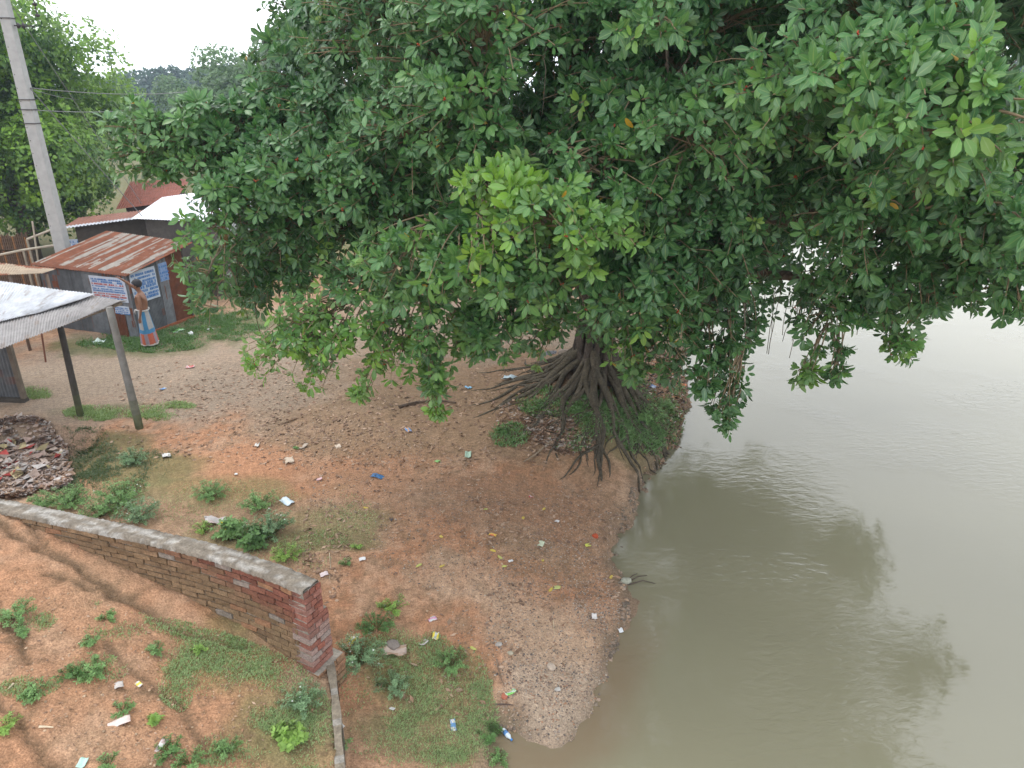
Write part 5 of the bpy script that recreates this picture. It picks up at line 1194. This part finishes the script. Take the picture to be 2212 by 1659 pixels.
for a in [
 (465, 1128, .30, .22, (.45, .36, .34), "large crumpled whitish bag between the two weed clumps", "bag", (.5, .46, .45), .4, .45), (852, 1409, .30, .19, (.36, .25, .18), "crumpled clear plastic bag on the grass beside the jagged weed", "bag", (.42, .33, .28), .1, .3),
 (620, 1084, .26, .13, (.48, .58, .66), "pale blue printed packet lying on soil right of the weed clump", "packet", (.6, .66, .7), -.75, .12), (815, 1031, .22, .10, (.05, .15, .32), "dark blue plastic strip on the brown lane", "packet", None, -.3),
 (411, 794, .20, .12, Rd, "red and white packet on the lane near the man", "packet", Wt), (352, 841, .14, .08, Bl, "small blue scrap in the middle of the lane", "scrap", Wt), (625, 996, .24, .16, (.5, .4, .3), "tan crumpled paper on the slope below the lane", "paper"),
 (1065, 1156, .12, .08, (.6, .2, .08), "orange wrapper on the beach below the dark leaf drift", "wrapper", Yl), (1147, 1074, .09, .06, Rd, "red and white wrapper on the brown earth", "wrapper", Wt), (1011, 984, .20, .11, (.35, .5, .38), "pale green packet left of the fig's front roots", "packet"),
 (945, 997, .09, .08, Gn, "lime green wrapper beside the pale green packet", "wrapper"), (882, 930, .20, .09, Bl, "blue and orange packet under the lowest leaves", "packet", (.6, .3, .1)), (1012, 838, .22, .10, (.2, .42, .6), "blue plastic bag left of the fig roots", "bag"),
 (1100, 820, .30, .20, (.4, .5, .55), "pale blue plastic sheet behind the fig's left roots", "sheet", None, None, .4), (1405, 836, .22, .14, (.2, .3, .6), "blue and white bag on the steep bank by the water", "bag", Wt), (1475, 832, .16, .1, (.6, .2, .1), "orange scrap at the water's edge under the leaves", "scrap"),
 (934, 1338, .11, .08, Wt, "white and pink wrapper above the yellow one", "wrapper", (.6, .25, .4)), (941, 1375, .12, .08, Yl, "bright yellow and white wrapper by the grass patch", "wrapper", Wt), (916, 1390, .12, .07, (.5, .45, .44), "greyish folded packet left of the yellow wrapper", "packet"),
 (760, 1386, .15, .08, Yl, "yellow and white wrapper caught on the weed beside the pier", "wrapper", Wt), (979, 1567, .06, .15, Wt, "white and blue carton lying near the bottom of the grass", "carton", Bl, .2, .1), (1102, 1497, .14, .07, (.2, .5, .12), "green and white packet on the low beach", "packet", Wt),
 (847, 1532, .06, .04, Wt, "small white scrap on orange soil below the weeds", "scrap"), (736, 1571, .07, .07, (.7, .68, .66), "white scrap beside the concrete slab", "scrap"), (258, 1562, .19, .09, (.62, .5, .46), "pinkish white torn sheet on the bank inside the wall", "paper", None, .5),
 (178, 1650, .10, .07, (.4, .58, .5), "pale green scrap at the bottom picture edge", "scrap"), (300, 1479, .05, .08, Wt, "white and yellow packet on grey soil inside the wall", "packet", Yl), (257, 1482, .1, .08, (.5, .46, .43), "grey crumpled bag left of the white and yellow packet", "bag"),
 (346, 1612, .08, .14, (.45, .33, .33), "purplish crushed wrapper near the bottom left weeds", "wrapper", Wt), (700, 1241, .11, .08, (.65, .55, .55), "white and pink packet just behind the pier top", "packet"), (783, 1209, .09, .07, (.7, .7, .7), "white paper square on bare soil right of the pier top", "paper"),
 (1168, 1176, .13, .09, (.5, .55, .4), "greenish white packet among dry leaves near the shore", "packet"), (1270, 1179, .09, .06, (.55, .58, .1), "yellow green wrapper near the red brick lump", "wrapper"), (1202, 1127, .09, .06, (.7, .68, .68), "white crushed cup on the brown earth", "cup"),
 (1284, 1333, .12, .07, (.7, .66, .64), "torn white tissue on the gravel near the water", "tissue"), (1340, 1362, .1, .06, (.66, .68, .7), "white scrap at the waterline beside the gravel", "scrap"), (1331, 1437, .09, .05, (.66, .68, .7), "small white scrap at the waterline below the gravel", "scrap"),
 (215, 742, .30, .22, (.45, .55, .5), "pale green plastic bag in the grass under the shack front", "bag", None, None, .5), (385, 716, .32, .2, (.5, .6, .5), "white and green wrapper in the grass right of the man", "wrapper", (.2, .5, .15)), (412, 722, .4, .12, (.6, .62, .6), "curled white plastic strip in the grass right of the man", "strip"),
 (455, 712, .25, .15, (.5, .5, .48), "greyish plastic scrap at the lane edge of the grass strip", "scrap"), (30, 1018, .8, .16, (.62, .6, .58), "long white board on the rubbish heap", "board", None, .12, .03), (62, 1000, .42, .09, Rd, "red plastic strip lying on the rubbish heap", "strip", None, .7),
 (70, 978, .3, .12, (.4, .05, .06), "dark red scrap above the red strip on the heap", "scrap"), (28, 1056, .2, .24, Bl, "blue and white bag at the foot of the rubbish heap", "bag", Wt), (85, 1014, .16, .2, (.6, .62, .64), "silvery packet at the right end of the white board", "packet"),
 (120, 1022, .9, .14, (.26, .27, .14), "long dry banana leaf on the rubbish heap", "leaf", None, .5, .12), (100, 1008, .4, .2, (.42, .34, .2), "yellowish crumpled sheet on the rubbish heap", "sheet"), (360, 985, .14, .2, (.6, .58, .56), "white packet on the slope right of the round weed", "packet"),
 (556, 962, .18, .08, (.62, .6, .56), "whitish folded paper on the lane edge", "paper"), (655, 966, .2, .1, (.4, .33, .26), "light brown card on the lane edge", "card"), (730, 965, .14, .1, (.55, .45, .35), "cream scrap among dry leaves", "scrap"), (1125, 1656, .08, .1, Yl, "bright yellow scrap at the bottom picture edge in the shallows", "scrap"),
 (1103, 1213, .08, .04, (.7, .7, .7), "thin white scrap near the greenish white packet", "scrap"), (510, 1025, .06, .05, (.7, .7, .68), "tiny white chip on the orange slope", "scrap"), (690, 1036, .1, .07, (.6, .4, .42), "pink packet right of the orange slope", "packet"), (1192, 765, .3, .2, (.1, .1, .11), "black plastic bag behind the fig's left roots", "bag")]:
    packet(*a[:7], col2=a[7] if len(a) > 7 else None, rot=a[8] if len(a) > 8 else None, fold=a[9] if len(a) > 9 else .25, name=a[6])
for a in [
 (1286, 1159, .055, (.4, .08, .035), "round red brick lump near the shore", "brick", "brick_lump"),
 (1089, 1506, .045, (.38, .13, .08), "red brick chip beside the green packet", "brick", "brick_lump"), (1190, 1443, .07, (.42, .34, .27), "long pale stone on the gravel beach", "stone", "stone"), (1078, 1393, .045, (.34, .31, .28), "pair mate grey stone left of the pale stone, larger one", "stone", "stone"),
 (1103, 1412, .04, (.36, .32, .24), "rounded tan stone below the grey ones", "stone", "stone"), (1205, 1490, .04, (.4, .38, .35), "pale stone at the head of the muddy spit", "stone", "stone"), (850, 1395, .09, (.2, .17, .15), "dark clod beside the clear plastic bag", "stone", "stone"),
 (1220, 770, .2, (.25, .2, .16), "brown boulder behind the fig roots", "stone", "stone"), (1352, 1258, .09, (.3, .3, .24), "grey green stone awash just off the shore", "stone", "stone")]:
    lump(*a[:3], a[3], a[4], a[5], a[6], mat='stone' if a[6] in ('stone', 'brick_lump') else 'litter', rough=.22 if a[6] != 'bag' else .5, z=ZW + .01 if a[0] == 1352 else None)
# silver cans by the wall foot
for (px, py, lb) in ((606, 1398, "upright silver and black drink can at the wall's foot"), (622, 1410, "crushed white and silver can lying by the wall's foot")):
    p = ground_at(px, py); m = MB(); up = 'upright' in lb
    m.tube([(0, 0, 0), (0, 0, .01), (0, 0, .09), (0, 0, .1)], [.026, .033, .033, .027], 14, (.55, .55, .57)); m.tube([(0, 0, .03), (0, 0, .06)], [.0335, .0335], 14, (.06, .06, .07)); o = m.build("drink_can", M['litter'], None, True); o.location = p + Vector((0, 0, 0 if up else .03))
    o.rotation_euler = (0, 0, 0) if up else (R(85), 0, R(40)); tag(o, lb, "can")
# bottle by the inlet
p = ground_at(1086, 1580); m = MB(); m.tube([(0, 0, 0), (0, 0, .01), (0, 0, .12), (0, 0, .15), (0, 0, .17)], [.02, .028, .028, .012, .012], 12, (.55, .62, .68)); m.tube([(0, 0, .17), (0, 0, .185)], .014, 10, (.05, .2, .5)); m.tube([(0, 0, .04), (0, 0, .09)], .0285, 12, (.08, .2, .42))
o = m.build("bottle", M['litter'], None, True); o.location = p + Vector((0, 0, .03)); o.rotation_euler = (R(88), 0, R(35)); tag(o, "small plastic bottle with blue label at the head of the inlet", "bottle")
# dark curled leaf, yellow leaves, sticks
packet(845, 1123, .05, .17, (.05, .03, .03), "large dark curled dry leaf alone on the brown earth", "leaf", rot=.25, fold=.6, name="dry_leaf")
for k, (px, py) in enumerate([(1048, 1101), (1175, 1100), (953, 1160), (1088, 1224), (955, 1224), (1172, 1211), (1022, 1402), (790, 1098), (1320, 1247), (905, 1222), (1190, 1275), (1130, 1120), (1080, 1205), (1065, 1190)]):
    packet(px, py, .045, .10, (.5, .37, .07) if k % 3 else (.42, .42, .12), "yellow fallen leaf on the brown beach earth", "leaf", fold=.25, name="yellow_leaf", group="yellow fallen leaves")
packet(1203, 1270, .08, .12, (.45, .47, .16), "large yellow green fallen leaf near the gravel", "leaf", fold=.2, name="yellow_leaf")
def stick(pts, r, col, label, name="stick"):
    q = [ground_at(*p) + Vector((0, 0, r)) for p in pts]; m = MB(); m.tube(q, [r * (1 - .5 * k / max(1, len(q) - 1)) for k in range(len(q))], 6, col, .1); o = m.build(name, M['wood'], origin=tuple(q[0])); tag(o, label, "stick")
stick([(1070, 1523), (1088, 1522), (1108, 1524)], .01, (.1, .07, .06), "dark twig on the low muddy spit")
stick([(1072, 1425), (1080, 1460), (1090, 1485)], .01, (.2, .14, .1), "curved brown twig above the green packet")
stick([(85, 1572), (100, 1572), (116, 1573)], .012, (.6, .5, .36), "pale straight stick on the bank inside the wall")
stick([(30, 1478), (18, 1490)], .01, (.5, .4, .3), "short pale stick at the left picture edge")
stick([(712, 1195), (714, 1225), (712, 1252)], .006, (.45, .38, .28), "thin dry stalk behind the pier top")
stick([(1195, 1340), (1198, 1372)], .006, (.5, .4, .28), "straw coloured stalk on the gravel")
stick([(862, 882), (900, 872), (950, 868), (985, 873)], .035, (.1, .07, .05), "dark fallen branch left of the fig roots", "fallen_branch")
stick([(1190, 955), (1155, 985), (1130, 1000)], .022, (.25, .19, .13), "bare stick propped left of the fig's front roots")
stick([(640, 905), (600, 920)], .02, (.22, .15, .1), "short dead branch on the lane")
p0 = atZ(1356, 1262, ZW + .02)
m = MB(); 
for (dx, dy) in ((.35, .25), (.45, .05), (.2, .3)): m.tube([p0 + Vector((-.15, -.02, -.05)), p0 + Vector((dx * .5, dy * .5, .05)), p0 + Vector((dx, dy, -.03))], [.012, .009, .004], 5, (.08, .06, .05))
o = m.build("drift_twigs", M['wood'], origin=tuple(p0)); tag(o, "dark forked driftwood twigs in the water beside the awash stone", "driftwood")

# ------------------------------------------------------------------ haze
hz = MB(); hz.box((0, 135, 9.5), (606, 340, 25)); o = hz.build("haze", M['iron']); o.data.materials.clear()
m = bpy.data.materials.new("haze"); m.use_nodes = True; n = m.node_tree.nodes; n.remove(n["Principled BSDF"]); v = n.new("ShaderNodeVolumePrincipled")
v.inputs["Color"].default_value = (.70, .84, 1, 1); v.inputs["Density"].default_value = .0010; v.inputs["Anisotropy"].default_value = .2
m.node_tree.links.new(v.outputs[0], n["Material Output"].inputs["Volume"]); o.data.materials.append(m); tag(o, "thin bluish haze in the air over the river and far trees", "haze", kind='stuff')
